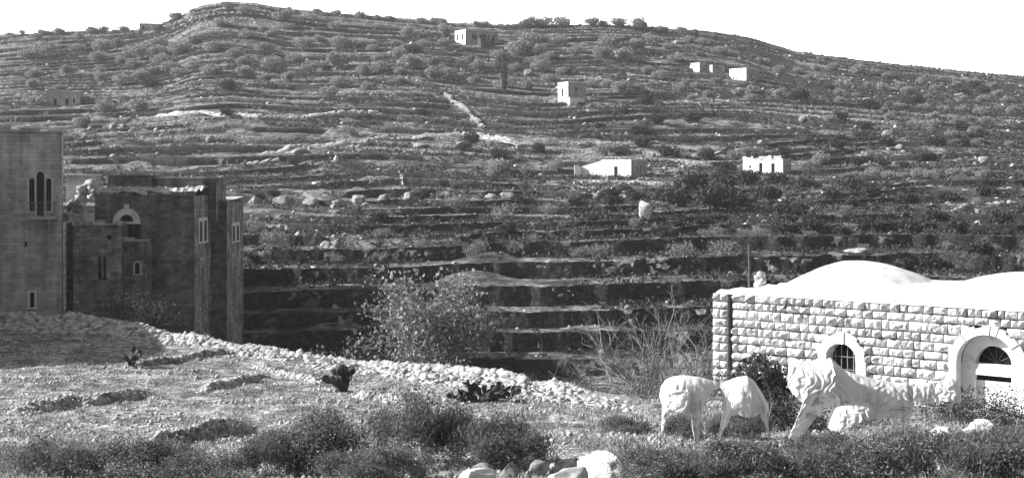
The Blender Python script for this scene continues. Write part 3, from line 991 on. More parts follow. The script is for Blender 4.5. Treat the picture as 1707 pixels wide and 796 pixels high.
# single rocks one can point at
def rock(name, u, v, wpx, hpx, d, label, m, sub=ICO3, seed=0, base_v=None, group=None, dep=.8, z=None):
    V0, F0 = sub
    w, h = wpx * d / FOC / 2, hpx * d / FOC
    q = V0.copy()
    q = q * (1 + .5 * (fbm(V0[:, 0] * 1.4 + seed, V0[:, 1] * 1.4, V0[:, 2] * 1.4, 80, 3)[:, None] - .5))
    rg = np.random.default_rng(seed)
    for _ in range(16):
        a = rg.normal(size=3); a[2] *= .8; a /= np.linalg.norm(a)
        dd = q @ a
        q -= np.clip(dd - (.42 + .4 * rg.random()), 0, None)[:, None] * a * .92
    nn = fbm(V0[:, 0] * 3 + seed, V0[:, 1] * 3, V0[:, 2] * 4.5, 82, 3)[:, None]
    q *= 1 + .30 * (nn - .5) - .16 * np.clip(.46 - np.abs(2 * noise(V0[:, 0] * 2 + seed, V0[:, 1] * 2, V0[:, 2] * 3.4, 83) - 1), 0, 1)[:, None]
    q /= np.abs(q[:, :2]).max()
    q[:, 2] /= np.abs(q[:, 2]).max()
    q = q * np.array([w, w * dep, h * .68]) + np.array([0, 0, h * .32])
    p = pt(u, v, d)
    if z is not None: p.z = z
    return tag(npobj(name, q, F0, m, smooth=True, loc=p), label, 'rock', group)
def hrock(u, v, w, h, label, m='rock', seed=0):
    d = hit(u, v)
    rock('rock', u, v, w, h, d, label, M[m], ICO3, seed, z=terr(u, d) - .1)
hrock(1075, 364, 28, 34, 'big upright white rock on the slope below the walled-yard house', 'rubble', 5)
hrock(560, 267, 12, 14, 'small white standing rock alone on the grassy slope', 'boulder', 6)
hrock(685, 76, 12, 7, 'white stone lying high on the slope left of the long house', 'boulder', 7)
hrock(1432, 420, 50, 12, 'bright heap-like rock at the wall end above the domed roof', 'bank', 9)
for i, (u, v, w_, h_) in enumerate([(425,335,34,18),(470,338,46,20),(520,336,40,18),(560,342,26,16),(600,335,30,16),(640,330,28,14),(690,326,40,16),(715,322,26,14),(850,330,40,16),(820,330,30,14),(188,214,16,12),(206,212,12,9),(222,217,14,8),
                                    (880,240,40,12),(770,238,34,10),(700,240,30,9),(500,255,36,12),(460,262,30,10),(350,230,30,12),(1270,240,26,10),(1200,250,22,9),(1480,225,30,10),(1640,270,34,14),(1500,248,28,12),(990,330,36,14),(1040,328,30,14),
                                    (530,385,18,14),(560,408,20,16),(548,408,14,14),(1050,508,22,10),(1450,170,30,9),(1600,160,26,9),(1340,200,26,9),(1130,72,26,9),(1105,98,14,6),(760,90,14,8),(880,125,26,12)]):
    d = hit(u, v)
    o = rock('rock', u, v, w_, h_, d, None, M['rock'], ICO3, 100 + i, group='rocks on the hillside', z=terr(u, d) - .15)
    pending(o, 'tall rock' if h_ > w_ * .7 else 'broad rock', u, v, 'u')

# the slanting wall and two tracks
def rubble_line(name, pts, width, hgt, label, cat, m, seed, size=.3, dens=9, ground=None, kind=None):
    C, S = [], []
    for (a, b) in zip(pts[:-1], pts[1:]):
        L = (b - a).length
        n = int(L * dens * max(width, .3))
        for _ in range(n):
            t = random.random()
            p = a.lerp(b, t)
            dx, dy = (b - a).y / L, -(b - a).x / L
            o = random.gauss(0, width * .33)
            x, y = p.x + dx * o, p.y + dy * o
            zz = ground(x, y) if ground else p.z
            prof = max(0, 1 - (abs(o) / width) ** 1.5)
            C.append((x, y, zz + hgt * prof * random.random()))
            S.append(size * random.uniform(.55, 1.35))
    V, F = stones(np.array(C), np.array(S))
    return tag(npobj(name, V, F, m), label, cat, kind=kind)
def hill_ground(x, y): return terr(x / y * FOC + CU, y)
W = [(742, 160), (758, 172), (775, 184), (792, 198), (806, 214)]
P3 = []
for u, v in W:
    d = hit(u, v); P3.append(Vector(((u - CU) / FOC * d, d, 0)))
rubble_line('stone_wall', P3, .8, 1.0, 'pale tumbled stone wall slanting down the middle of the slope', 'stone wall', M['bank'], 1, .27, 34, hill_ground, 'thing')

def bank_ridge(name, pts, label, m, wide=1.0):
    """a continuous low ridge of piled stones following the ground"""
    P = []
    for a, b in zip(pts[:-1], pts[1:]):
        n = max(2, int((b - a).length / .3))
        P += [a.lerp(b, i / n) for i in range(n)]
    P.append(pts[-1])
    X, Y = np.array([p.x for p in P]), np.array([p.y for p in P])
    s_ = np.cumsum(np.hypot(np.diff(X, prepend=X[0]), np.diff(Y, prepend=Y[0])))
    Y = Y + 1.6 * (noise(s_ / 6., 3.3, 0, 131) - .5)
    G = np.array([terr(x / y * FOC + CU, y) for x, y in zip(X, Y)])
    G = np.convolve(np.pad(G, 4, 'edge'), np.ones(9) / 9, 'valid')
    e = np.clip(np.minimum(s_, s_[-1] - s_) / 2.0, 0, 1) * (.45 + .8 * noise(s_ / 3.5, 1.1, 0, 132))
    rows = []
    for o, hgt in ((-.75 * wide, -.5), (-.55 * wide, .06 * wide), (-.28 * wide, .27 * wide), (0, .40 * wide), (.25 * wide, .36 * wide), (.5 * wide, .12 * wide), (.75 * wide, -.5)):
        rows.append(np.stack([X + .2 * (noise(s_ / .5, o * 9, 0, 133) - .5), Y + o + .3 * (noise(s_ / .6, o * 9, 0, 134) - .5),
                              G + hgt * e * (.6 + .8 * noise(s_ / .55, o * 7, 0, 135)) - .05], -1))
    return tag(npobj(name, np.stack(rows).reshape(-1, 3), grid_faces(7, len(P)), m), label, 'stone bank', kind='thing')
def hill_line(pts): return [Vector((col_x(u, d), d, 0)) for u, v in pts for d in (hit(u, v),)]
for pts, lab in (([(283, 285), (330, 276), (400, 264), (455, 260)], 'pale stony bank rising behind the flat-roofed house'),
                 ([(430, 252), (520, 242), (600, 235), (700, 226), (770, 224), (900, 240)], 'long bright stony ledge curving under the slanting stone wall'),
                 ([(255, 192), (430, 196), (560, 190), (640, 181)], 'long pale stony bank across the open slope above the village'),
                 ([(995, 320), (1045, 305), (1092, 297)], 'pale stony bank below the white walled-yard house'),
                 ([(1150, 312), (1220, 302)], 'short pale stony bank between the two white houses'),
                 ([(1560, 354), (1620, 341), (1695, 331)], 'pale stony bank climbing at the right edge of the slope'),
                 ([(120, 232), (170, 214), (215, 198), (225, 188)], 'broken pale stone line left of the open slope, below the grey two-door house'),
                 ([(664, 278), (672, 302)], 'short pale stone edge at the end of the smooth meadow')):
    bank_ridge('stone_bank', hill_line(pts), lab, M['rubble'] if 'bright' in lab else M['bank'], 2.0 if 'long' in lab else 1.4)
C_, S_q = [], []
for _ in range(420):
    u_, d_ = random.gauss(385, 45), D_RIDGE - abs(random.gauss(0, 14))
    C_.append((col_x(u_, d_), d_, terr(u_, d_) + .1)); S_q.append(random.uniform(.25, .8))
V, F = stones(np.array(C_), np.array(S_q))
tag(npobj('summit_stones', V, F, M['rubble']), 'pale stones strewn over the summit of the hill', 'stones', kind='stuff')

# ------------------------------------------------------------------ the village at the left
def block(mb, x0, y0, x1, y1, z0, z1, ops=(), ops_r=(), depth=.35, m=0, mr=None):
    """box with openings in its front (-y) face and in its right (+x) face"""
    mr = m if mr is None else mr
    panel(mb, x0, x1, z0, z1, list(ops), y0, depth, m)
    if x1 is not None:
        rp = MB()
        panel(rp, 0, y1 - y0, z0, z1, list(ops_r), 0, depth, mr)
        for f, uvs, mm in zip(rp.f, rp.uv, rp.m):
            mb.poly([(x1 - rp.v[i][1], y0 + rp.v[i][0], rp.v[i][2]) for i in f], uvs, mm)
    mb.poly([(x0, y1, z0), (x0, y0, z0), (x0, y0, z1), (x0, y1, z1)], m=m)
    mb.poly([(x1, y1, z0), (x0, y1, z0), (x0, y1, z1), (x1, y1, z1)], m=m)
def right_parts(parent, ops, x1, y0, depth, framemat, fw=.1):
    for (a, b, c, e, ar) in ops:
        m_ = MB(); m_.box(x1 - depth - .05, y0 + a - .02, b - .02, x1 - depth, y0 + c + .02, e + .02)
        w_ = m_.build('window', M['pane'], parent)
        if framemat:
            f_ = MB()
            f_.box(x1 - .02, y0 + a - fw, b, x1 + .04, y0 + a, e)
            f_.box(x1 - .02, y0 + c, b, x1 + .04, y0 + c + fw, e)
            f_.box(x1 - .02, y0 + a - fw, e, x1 + .04, y0 + c + fw, e + fw)
            f_.box(x1 - .02, y0 + a - fw - .05, b - .1, x1 + .08, y0 + c + fw + .05, b)
            f_.build('frame', framemat, w_)
def ragged_cap(mb, x0, x1, y0, y1, z, h, seed, step=.5, m=0):
    """coping stones of uneven height along a wall top"""
    rg = random.Random(seed)
    x = x0
    while x < x1 - .05:
        w_ = min(rg.uniform(.6, 1.4) * step, x1 - x)
        mb.box(x + .006, y0 - rg.uniform(.02, .08), z + .003, x + w_ - .006, y1, z + h * rg.choice([.25, .6, .8, 1.0, 1.3, 1.7]) * rg.uniform(.8, 1.1), m=m)
        x += w_

# tower house: its corner, front turned 17 degrees; a taller wing is added out of view at the left to shade the field
TW = pt(103, 300, 95)
tower = tag(empty('tower_house', (TW.x, TW.y, 0), R(17)), 'tall flat-topped stone tower house with an arched triple balcony door', 'house')
zt_, zb_ = 3.2, -13.0
bx = 1.72   # balcony centre, metres left of the corner
tops = [(-bx - .32, .62, -bx + .32, 3.2 - 2.75 + .35 - .02 + 0.0, True)]
def tx(u):   # photo column -> local x along the tower front
    return (u - 103) / 85.0 * 3.26
def tz(v): return (HV - v) / FOC * 94.5
T_OPS = [(tx(48.5), tz(352), tx(57.5), tz(297), True), (tx(61), tz(360), tx(73.5), tz(286), True), (tx(77), tz(352), tx(85.5), tz(297), True),
         (tx(50), tz(512), tx(57), tz(487), False), (tx(41), tz(411), tx(45.5), tz(403), False)]
mb = MB()
block(mb, -12, 0, 0, 7, zb_, zt_, T_OPS)
mb.build('wall', [M['tower_stone']], tower)
opening_parts(tower, T_OPS[:3], 0, .35, M['trim'], .11, ['window', 'door', 'window'])
opening_parts(tower, T_OPS[3:4], 0, .35, M['house_white'], .16)
opening_parts(tower, T_OPS[4:], 0, .35, None)
mb = MB(); mb.box(-12, .3, zt_ - .03, -.3, 6.7, zt_ + .02)
ragged_cap(mb, -12.05, .05, -.07, .28, zt_, .30, 4, .6)
mb.box(-.28, .3, zt_ + .003, .06, 7, zt_ + .26); mb.box(-12, 6.72, zt_ + .003, -.3, 7.02, zt_ + .45)
mb.build('roof', M['tower_stone'], tower)
bal = MB(); bal.box(tx(46), -1.0, tz(365), tx(92), .05, tz(360.5))
bal_o = bal.build('balcony', M['darktrim'], tower)
rl = MB()
for xx in np.arange(tx(46.5), tx(92), .16): rl.tube([(xx, -.95, tz(360)), (xx, -.95, tz(337))], .012, 4)
rl.tube([(tx(46), -.95, tz(337)), (tx(92), -.95, tz(337))], .022, 4)
for xx in (tx(46.2), tx(91.8)): rl.tube([(xx, -.95, tz(337)), (xx, 0, tz(337))], .02, 4)
rl.build('railing', M['iron'], bal_o)
br = MB()
for xx in (tx(50), tx(66), tx(82)): br.tube([(xx, -.8, tz(366)), (xx, .02, tz(386))], .07, 5)
br.build('bracket', M['darktrim'], bal_o)
wg = MB(); block(wg, -22, -30, -13.5, 0, zb_, 2.6)  # block out of view, added so that its shadow falls on the field
wg.poly([(-22, -30, 2.6), (-13.5, -30, 2.6), (-13.5, 0, 2.6), (-22, 0, 2.6)])
wg.build('unseen_shadow_wing', M['tower_stone'], tower)

# the flat-roofed mass: main block, upper room, projecting right block, lower front wings
def wx(u, d): return (u - CU) / FOC * d
def wz_(v, d): return (HV - v) / FOC * d
dB = 98.0
vh = tag(empty('village_house', (0, 0, 0)), 'dark flat-roofed stone house with a white arched doorway and stepped blocks', 'house')
zB = wz_(326, dB)
bd0, bd1, bd2 = wx(205, dB), wx(222, dB), wx(236, dB)
MB_OPS = [(wx(203, dB), wz_(403, dB), wx(221, dB), wz_(371, dB), False), (wx(202, dB), wz_(368.5, dB), wx(221.5, dB), wz_(357, dB), True)]
mb = MB()
RB = [(1.5, wz_(404, 99), 2.4, wz_(369, 99), True), (3.0, wz_(404, 99), 3.9, wz_(369, 99), True), (2.3, wz_(466, 99), 2.7, wz_(446, 99), False)]
block(mb, wx(158, dB), dB, wx(324, dB), dB + 5.6, -16, zB, MB_OPS, RB, mr=1)  # right face's brighter ambient light painted in as paler stone
mb.build('wall', [M['dark_stone'], M['patch_stone']], vh)
opening_parts(vh, MB_OPS[:1], dB, .35, None, kinds=['door'])
opening_parts(vh, MB_OPS[1:], dB, .35, None)
right_parts(vh, RB[:2], wx(324, dB), dB, .35, M['trim'], .24)
right_parts(vh, RB[2:], wx(324, dB), dB, .35, None)
# white arched surround: ring, finial, jamb stones, open shutter, white sill stones
sr = MB()
cx_, cz_ = wx(211.5, dB), wz_(369.5, dB)
for t in range(16):
    A, B = math.pi * t / 16, math.pi * (t + 1) / 16
    r0, r1 = .50, .94
    q = [(cx_ - r * math.cos(an), y, cz_ + r * math.sin(an)) for y in (dB - .14, dB + .02) for r, an in ((r0, A), (r1, A), (r1, B), (r0, B))]
    sr.poly(q[:4]); sr.poly([q[1], q[5], q[6], q[2]]); sr.poly([q[0], q[3], q[7], q[4]])
sr.box(cx_ - .98, dB - .16, cz_ - .14, cx_ + .98, dB + .02, cz_ - .003)
sr.box(cx_ - .16, dB - .15, cz_ + .93, cx_ + .16, dB + .05, cz_ + 1.22)
sr.build('arch_surround', M['plaster'], vh)
sh = MB(); sh.box(wx(224, dB), dB - .1, wz_(397, dB), wx(234, dB), dB - .03, wz_(371, dB)); sh.build('shutter', M['pane'], vh)
sl = MB(); sl.box(wx(203, dB), dB - .5, wz_(404, dB), wx(242, dB), dB + .02, wz_(400, dB)); sl.build('sill', M['plaster'], vh)
rf = MB()
x0, x1 = wx(158, dB), wx(324, dB)
nx, ny = 52, 16
for i in range(nx):
    for j in range(ny):
        def rz(a, b): return zB - .12 + .38 * math.sin(math.pi * min(b / ny * .75, .5)) + .26 * float(noise(a * .16, b * .5, 0, 90)) + .26 * float(noise(a * .7, b * .8, 0, 91))
        X = [x0 + (x1 - x0) * (i + a) / nx for a in (0, 1)]
        Y = [dB + .1 + 5.4 * (j + b) / ny for b in (0, 1)]
        rf.poly([(X[0], Y[0], rz(i, j)), (X[1], Y[0], rz(i + 1, j)), (X[1], Y[1], rz(i + 1, j + 1)), (X[0], Y[1], rz(i, j + 1))])
roof_o = rf.build('roof', M['bank'], vh)
cp = MB(); ragged_cap(cp, x0 - .05, x1 + .05, dB - .06, dB + .35, zB, .20, 8, .5); cp.build('coping', M['patch_stone'], roof_o)
# upper room
du = dB + 4.0
ub = MB()
block(ub, wx(180, du), du, wx(252, du), du + 4, -3, wz_(292, du))
block(ub, wx(252, du) + .003, du + .5, wx(358, du), du + 4, -3, wz_(297, du))
uo = ub.build('upper_room', M['dark_stone'], vh)
uc = MB()
uc.poly([(wx(180, du), du, wz_(292, du) - .003), (wx(252, du), du, wz_(292, du) - .003), (wx(252, du), du + 4, wz_(292, du) - .003), (wx(180, du), du + 4, wz_(292, du) - .003)])
uc.poly([(wx(252, du), du + .5, wz_(297, du) - .003), (wx(358, du), du + .5, wz_(297, du) - .003), (wx(358, du), du + 4, wz_(297, du) - .003), (wx(252, du), du + 4, wz_(297, du) - .003)])
ragged_cap(uc, wx(179, du), wx(253, du), du - .06, du + .3, wz_(292, du), .12, 5, .7)
ragged_cap(uc, wx(255, du), wx(358, du), du + .46, du + .8, wz_(297, du), .10, 6, .7)
uc.build('coping', M['house_grey'], uo)
# right block
dC = 103.6
zC = wz_(336, dC)
RC = [(2.0, wz_(403, 105), 2.9, wz_(377, 105), True), (3.6, wz_(403, 105), 4.5, wz_(377, 105), True), (3.0, wz_(462, 105), 3.3, wz_(446, 105), False)]
cb = MB()
block(cb, wx(340, dC), dC, wx(378, dC), dC + 6.4, -16, zC, (), RC, mr=1)  # paler right face again: ambient brightness put into its colour
co = cb.build('side_block', [M['dark_stone'], M['patch_stone']], vh)
right_parts(co, RC[:2], wx(378, dC), dC, .35, M['trim'], .24)
cr = MB()
ragged_cap(cr, wx(340, dC), wx(379, dC), dC - .06, dC + .4, zC, .16, 9, .5)
cr.poly([(wx(340, dC), dC + .1, zC + .02), (wx(378, dC) + .05, dC + .1, zC + .02), (wx(378, dC) + .05, dC + 6.4, zC + .32), (wx(340, dC), dC + 6.4, zC + .32)])
cr.build('roof', M['rubble'], co)
rw = MB(); block(rw, -44, 110.2, -24.6, 126, -16, -2.0)  # hidden block added behind the house to throw shade over the valley
rw.poly([(-44, 110.2, -2.0), (-24.6, 110.2, -2.0), (-24.6, 126, -2.0), (-44, 126, -2.0)])
rw.build('hidden_shadow_block', M['dark_stone'], vh)
# lower wings in front
dA = 96.2
zA = wz_(375, dA)
A_OPS = [(wx(163, dA), wz_(466, dA), wx(169, dA), wz_(427, dA), True), (wx(171, dA), wz_(466, dA), wx(177, dA), wz_(427, dA), True), (wx(178, dA), wz_(399, dA), wx(186, dA), wz_(391, dA), False)]
ab = MB(); block(ab, wx(122, dA), dA, wx(202, dA), dA + 1.79, -16, zA, A_OPS)
ab.poly([(wx(122, dA), dA + .1, zA - .05), (wx(202, dA), dA + .1, zA - .05), (wx(202, dA), dA + 1.79, zA + .12), (wx(122, dA), dA + 1.79, zA + .12)])
ao = ab.build('front_wing', M['patch_stone'], vh)
opening_parts(ao, A_OPS[:2], dA, .35, None)
acp = MB(); ragged_cap(acp, wx(121, dA), wx(203, dA), dA - .08, dA + .45, zA, .26, 12, .45); acp.build('coping', M['rubble'], ao)
dE = 96.7
E_OPS = [(wx(225, dE), wz_(456, dE), wx(233, dE), wz_(437, dE), True)]
eb = MB(); block(eb, wx(202, dE) + .02, dE, wx(245, dE), dE + 1.29, -16, wz_(402, dE), E_OPS)
eo = eb.build('front_wing', M['patch_stone'], vh)
opening_parts(eo, E_OPS, dE, .35, M['darktrim'], .12)
ecp = MB(); ragged_cap(ecp, wx(202, dE), wx(246, dE), dE - .08, dE + .45, wz_(402, dE), .18, 13, .4)
ecp.poly([(wx(202, dE), dE + .1, wz_(402, dE)), (wx(245, dE), dE + .1, wz_(402, dE)), (wx(245, dE), dE + 1.29, wz_(402, dE) + .1), (wx(202, dE), dE + 1.29, wz_(402, dE) + .1)])
ecp.build('coping', M['darktrim'], eo)
# dark passage wall between the tower and the wing, little house and rubble behind
pb = MB(); pb.box(wx(98, 96), 97.6, -16, wx(124, 96), 101, wz_(372, 96)); tag(pb.build('passage_wall', M['dark_stone']), 'dark stone wall filling the gap beside the tower house', 'wall', kind='thing')
hb = tag(empty('small_house', (wx(110, 125), 125, 0)), 'small low grey house seen between the tower and the flat-roofed house', 'house')
b_ = MB(); b_.box(0, 0, -14, 1.9, 4, wz_(292, 125)); b_.build('wall', M['house_grey'], hb)
b_ = MB(); b_.box(-.1, -.1, wz_(292, 125) + .003, 2.0, 4.1, wz_(290, 125)); b_.build('roof', M['house_white'], hb)
def spot(u, v, d): return Vector(((u - CU) / FOC * d, d, (HV - v) / FOC * d))
rubble_line('ruined_wall', [spot(125, 352, 104), spot(156, 330, 104)], .8, 1.4, 'bright tumbled rubble wall beside the flat-roofed house', 'ruined wall', M['rubble'], 3, .4, 22)
rubble_line('ruined_wall', [spot(106, 372, 101), spot(122, 352, 102), spot(134, 360, 101)], .5, 1.0, 'grey broken stonework behind the gap beside the tower house', 'ruined wall', M['rock'], 4, .35, 14)

# ------------------------------------------------------------------ the domed building at the right
ang = R(-40)
E_, N_ = Vector((math.cos(ang), math.sin(ang), 0)), Vector((-math.sin(ang), math.cos(ang), 0))    # along the front, into the depth
BC = Vector((7.5, 52.0, 0))
LEN, DEP, ZE = 17.0, 9.4, -4.15
dome = tag(empty('domed_building', (BC.x, BC.y, 0), ang), 'bright limestone building of rock-faced blocks with a white plastered domed roof', 'building')
WIN = (5.14, .57, -6.2)     # centre s, half width, springing z
DOOR = (10.25, 1.22, -5.98)
def excl(z):
    """stretches of the front taken by the window and the door at height z"""
    out = []
    for (c, w_, sp), ring in ((WIN, .30), (DOOR, .02)):
        r = w_ + ring
        if z < sp: out.append((c - r, c + r))
        elif z < sp + r: out.append((c - math.sqrt(r * r - (z - sp) ** 2), c + math.sqrt(r * r - (z - sp) ** 2)))
    return out
def ashlar(mb, s0, s1, z0, z1, rg, bulge):
    """one rock-faced block in front of the plane y=0"""
    nx, nz = max(4, int((s1 - s0) / .06)), 5
    g = rg.uniform(.010, .026)
    base = len(mb.v)
    sd = rg.random() * 100
    k1, k2 = rg.uniform(-.9, .9), rg.uniform(-.9, .4)
    for j in range(nz + 1):
        for i in range(nx + 1):
            a, b = i / nx, j / nz
            edge = min(a, 1 - a, .35) / .35 * min(b, 1 - b, .4) / .4
            y = -edge ** .5 * bulge * (.15 + 1.6 * float(NZ(s0 + a * (s1 - s0), z0 + b * .3, sd)) + .6 * (float(NZ(2.3 * (s0 + a * (s1 - s0)), 2.3 * (z0 + b * .3), sd + 5)) - .5) + k1 * (a - .5) + k2 * (b - .5))
            if edge == 0: y = 0.01
            mb.v.append((s0 + g + (s1 - s0 - 2 * g) * a, y, z0 + g + (z1 - z0 - 2 * g) * b))
    for j in range(nz):
        for i in range(nx):
            q = base + j * (nx + 1) + i
            mb.f.append([q, q + 1, q + nx + 2, q + nx + 1]); mb.uv.append([(0, 0)] * 4); mb.m.append(0)
    # sides back to the wall core, sharing the front's border so that each block is one piece
    bd = [base + i for i in range(nx + 1)] + [base + (j * (nx + 1)) + nx for j in range(1, nz + 1)] + [base + nz * (nx + 1) + i for i in range(nx - 1, -1, -1)] + [base + j * (nx + 1) for j in range(nz - 1, 0, -1)]
    st = len(mb.v)
    mb.v += [(mb.v[i][0], .09, mb.v[i][2]) for i in bd]
    for k in range(len(bd)):
        k2 = (k + 1) % len(bd)
        mb.f.append([bd[k], st + k, st + k2, bd[k2]]); mb.uv.append([(0, 0)] * 4); mb.m.append(0)
_nz = RNG.random((64, 64))
def NZ(x, z, sd):
    x, z = x * 9 + sd * 3.1, z * 9 + sd * 7.7
    i, j = int(math.floor(x)), int(math.floor(z)); fx, fz = x - i, z - j
    g = lambda a, b: _nz[a % 64, b % 64]
    return (g(i, j) * (1 - fx) + g(i + 1, j) * fx) * (1 - fz) + (g(i, j + 1) * (1 - fx) + g(i + 1, j + 1) * fx) * fz
wall, core = MB(), MB()
rg = random.Random(11)
z1 = ZE
ci = 0
while z1 > -8.7:
    hgt = rg.uniform(.25, .36)
    z0 = z1 - hgt
    spans, s = [], .72
    for a, b in sorted(excl((z0 + z1) / 2)):
        spans.append((s, a)); s = b
    spans.append((s, LEN))
    for a, b in spans:
        if b - a < .05: continue
        core.poly([(a, .085, z0), (b, .085, z0), (b, .085, z1), (a, .085, z1)])
        s = a
        while s < b - .02:
            w_ = rg.choice([.22, .27, .33, .40, .48, .62]) * rg.uniform(.85, 1.15)
            if b - s - w_ < .25: w_ = b - s
            ashlar(wall, s, s + w_, z0, z1, rg, rg.uniform(.06, .2))
            s += w_
    # corner pier: proud of the wall, alternating long and short quoins
    for (a, b) in ([(0, .64)] if ci % 2 else [(0, .3), (.3, .64)]):
        st = len(wall.v)
        ashlar(wall, a, b, z0, z1, rg, .12)
        for i in range(st, len(wall.v)):
            x, y, z = wall.v[i]; wall.v[i] = (x, y - .17, z)
    z1 = z0
    ci += 1
core.box(.0, -.1, -8.7, .64, .5, ZE - .01)
core.poly([(.64, .14, -8.7), (.72, .14, -8.7), (.72, .14, ZE), (.64, .14, ZE)])
core.poly([(.72, .14, -8.7), (.72, .085, -8.7), (.72, .085, ZE), (.72, .14, ZE)])
core.poly([(0, DEP, -10), (0, .5, -10), (0, .5, ZE), (0, DEP, ZE)])
core.poly([(LEN, 0, -10), (LEN, DEP, -10), (LEN, DEP, ZE), (LEN, 0, ZE)])
core.poly([(LEN, DEP, -10), (0, DEP, -10), (0, DEP, ZE), (LEN, DEP, ZE)])
wo = wall.build('wall', M['ashlar'], dome)
core.build('mortar_bed', M['mortar'], wo)
# roof: plaster rising from the eaves to two low domes
ns, nt = 150, 84
S_, T_ = np.meshgrid(np.linspace(-.04, LEN, ns), np.linspace(-.07, DEP, nt))
e_ = np.clip(np.minimum.reduce([S_ + .04, T_ + .07, DEP - T_]) / 3.0, 0, 1)
Zr = ZE + .03 + .36 * e_
for (c, r, hh) in ((3.5, 2.75, .72), (9.95, 2.7, .56), (16.0, 2.7, .5)):
    rr = np.hypot(S_ - c, T_ - 4.5) / r
    Zr = Zr + hh * np.where(rr < 1, np.cos(np.clip(rr, 0, 1) * math.pi / 2) ** .95, 0)
Zr += .05 * (fbm(S_ / .8, T_ / .8, 0, 95, 3) - .5) + .16 * (noise(S_ / .3, T_ / .5, 0, 96) - .5) * np.clip(1 - e_ * 8, 0, 1)
V = np.stack([S_, T_, Zr], -1).reshape(-1, 3)
F = grid_faces(nt, ns)
# rim: drop an edge all round
edge = np.concatenate([np.arange(ns), np.arange(1, nt) * ns + ns - 1, (nt - 1) * ns + np.arange(ns - 2, -1, -1), np.arange(nt - 2, 0, -1) * ns])
V2 = V[edge].copy(); V2[:, 2] = ZE - .02
nv = len(V)
ne = len(edge)
i_ = np.arange(ne)
F2 = np.stack([edge, nv + i_, nv + (i_ + 1) % ne, np.roll(edge, -1)], -1)
npobj('roof', np.concatenate([V, V2]), np.concatenate([F, F2]), M['plaster'], dome, smooth=True)
# arched window with bars
def ring(mb, c, sp, r0, r1, y0, y1, zb, n=22, jamb=True):
    rv = random.Random(n)
    y0_, r1_ = y0, r1
    for t in range(n):
        A, B = math.pi * (t + .035) / n, math.pi * (t + .965) / n
        if t % 2 == 0: y0, r1 = y0_ + rv.uniform(-.03, .03), r1_ + rv.uniform(-.05, .04)
        else: A -= math.pi * .06 / n
        q = [(c - r * math.cos(an), y, sp + r * math.sin(an)) for y in (y0, y1) for r, an in ((r0, A), (r1, A), (r1, B), (r0, B))]
        mb.poly(q[:4]); mb.poly([q[1], q[5], q[6], q[2]]); mb.poly([q[0], q[3], q[7], q[4]])
    y0, r1 = y0_, r1_
    if jamb and zb < sp:
        for sg in (-1, 1):
            a, b = sorted((c + sg * r0, c + sg * r1))
            mb.box(a, y0, zb, b, y1, sp, skip='b')
c, w_, sp = WIN
mb = MB(); mb.box(c - w_ - .05, .40, -7.9, c + w_ + .05, .5, sp + w_ + .05); win = mb.build('window', M['pane'], dome)
mb = MB(); ring(mb, c, sp, w_, w_ + .36, -.15, .42, -7.9); mb.build('surround', M['smooth_stone'], win)
mb = MB(); mb.box(c - .13, -.19, sp + w_ - .02, c + .13, .0, sp + w_ + .40); mb.build('keystone', M['smooth_stone'], win)
mb = MB()
for i in range(4):
    xx = c - w_ + (i + 1) * 2 * w_ / 5
    mb.tube([(xx, .16, -7.6), (xx, .16, sp + math.sqrt(max(w_ ** 2 - (xx - c) ** 2, 0)) - .02)], .016, 5)
for zz in (sp + .08, sp - .36, sp - .8): mb.tube([(c - w_, .145, zz), (c + w_, .145, zz)], .014, 5)
mb.build('bars', M['iron'], win)
# arched doorway: outer ring, recessed plaster ring, dark fanlight, lintel, door
c, w_, sp = DOOR
mb = MB(); ring(mb, c, sp, w_ - .22, w_ + .06, -.13, .30, -8.6, 30); door = mb.build('doorway', M['smooth_stone'], dome)
mb = MB()
n = 26
yi = .30
for t in range(n):
    A, B = math.pi * t / n, math.pi * (t + 1) / n
    q = [(c + .05 - r * math.cos(an), y, sp + r * math.sin(an)) for y, r, an in ((yi, w_ - .2, A), (yi, w_ - .2, B), (yi + .06, .60, B), (yi + .06, .60, A))]
    mb.poly(q)
    q2 = [(c + .05 - .60 * math.cos(an), y, sp + .60 * math.sin(an)) for y, an in ((yi + .06, A), (yi + .06, B), (yi + .4, B), (yi + .4, A))]
    mb.poly(q2)
mb.box(c - w_ + .02, yi - .0, sp - .36, c + w_ - .02, yi + .3, sp)
mb.box(c - w_ + .02, yi + .01, -8.6, c - .56, yi + .3, sp - .363)
mb.box(c + .66, yi + .01, -8.6, c + w_ - .02, yi + .3, sp - .363)
mb.build('plaster_arch', M['plaster'], door)
mb = MB(); mb.box(c - .58, yi + .38, sp - .02, c + .68, yi + .45, sp + .64); fan = mb.build('fanlight', M['pane'], door)
mb = MB()
for t in range(1, 6):
    an = math.pi * t / 6
    mb.tube([(c + .05, yi + .34, sp + .02), (c + .05 - .58 * math.cos(an), yi + .34, sp + .58 * math.sin(an))], .012, 4)
mb.build('bars', M['wood'], fan)
mb = MB(); mb.box(c - .56, yi + .2, -8.6, c + .66, yi + .25, sp - .56); mb.build('door_leaf', M['house_white'], door)
mb = MB(); mb.box(c - .56, yi + .24, sp - .56, c + .66, yi + .3, sp - .363); mb.build('gap', M['pane'], door)
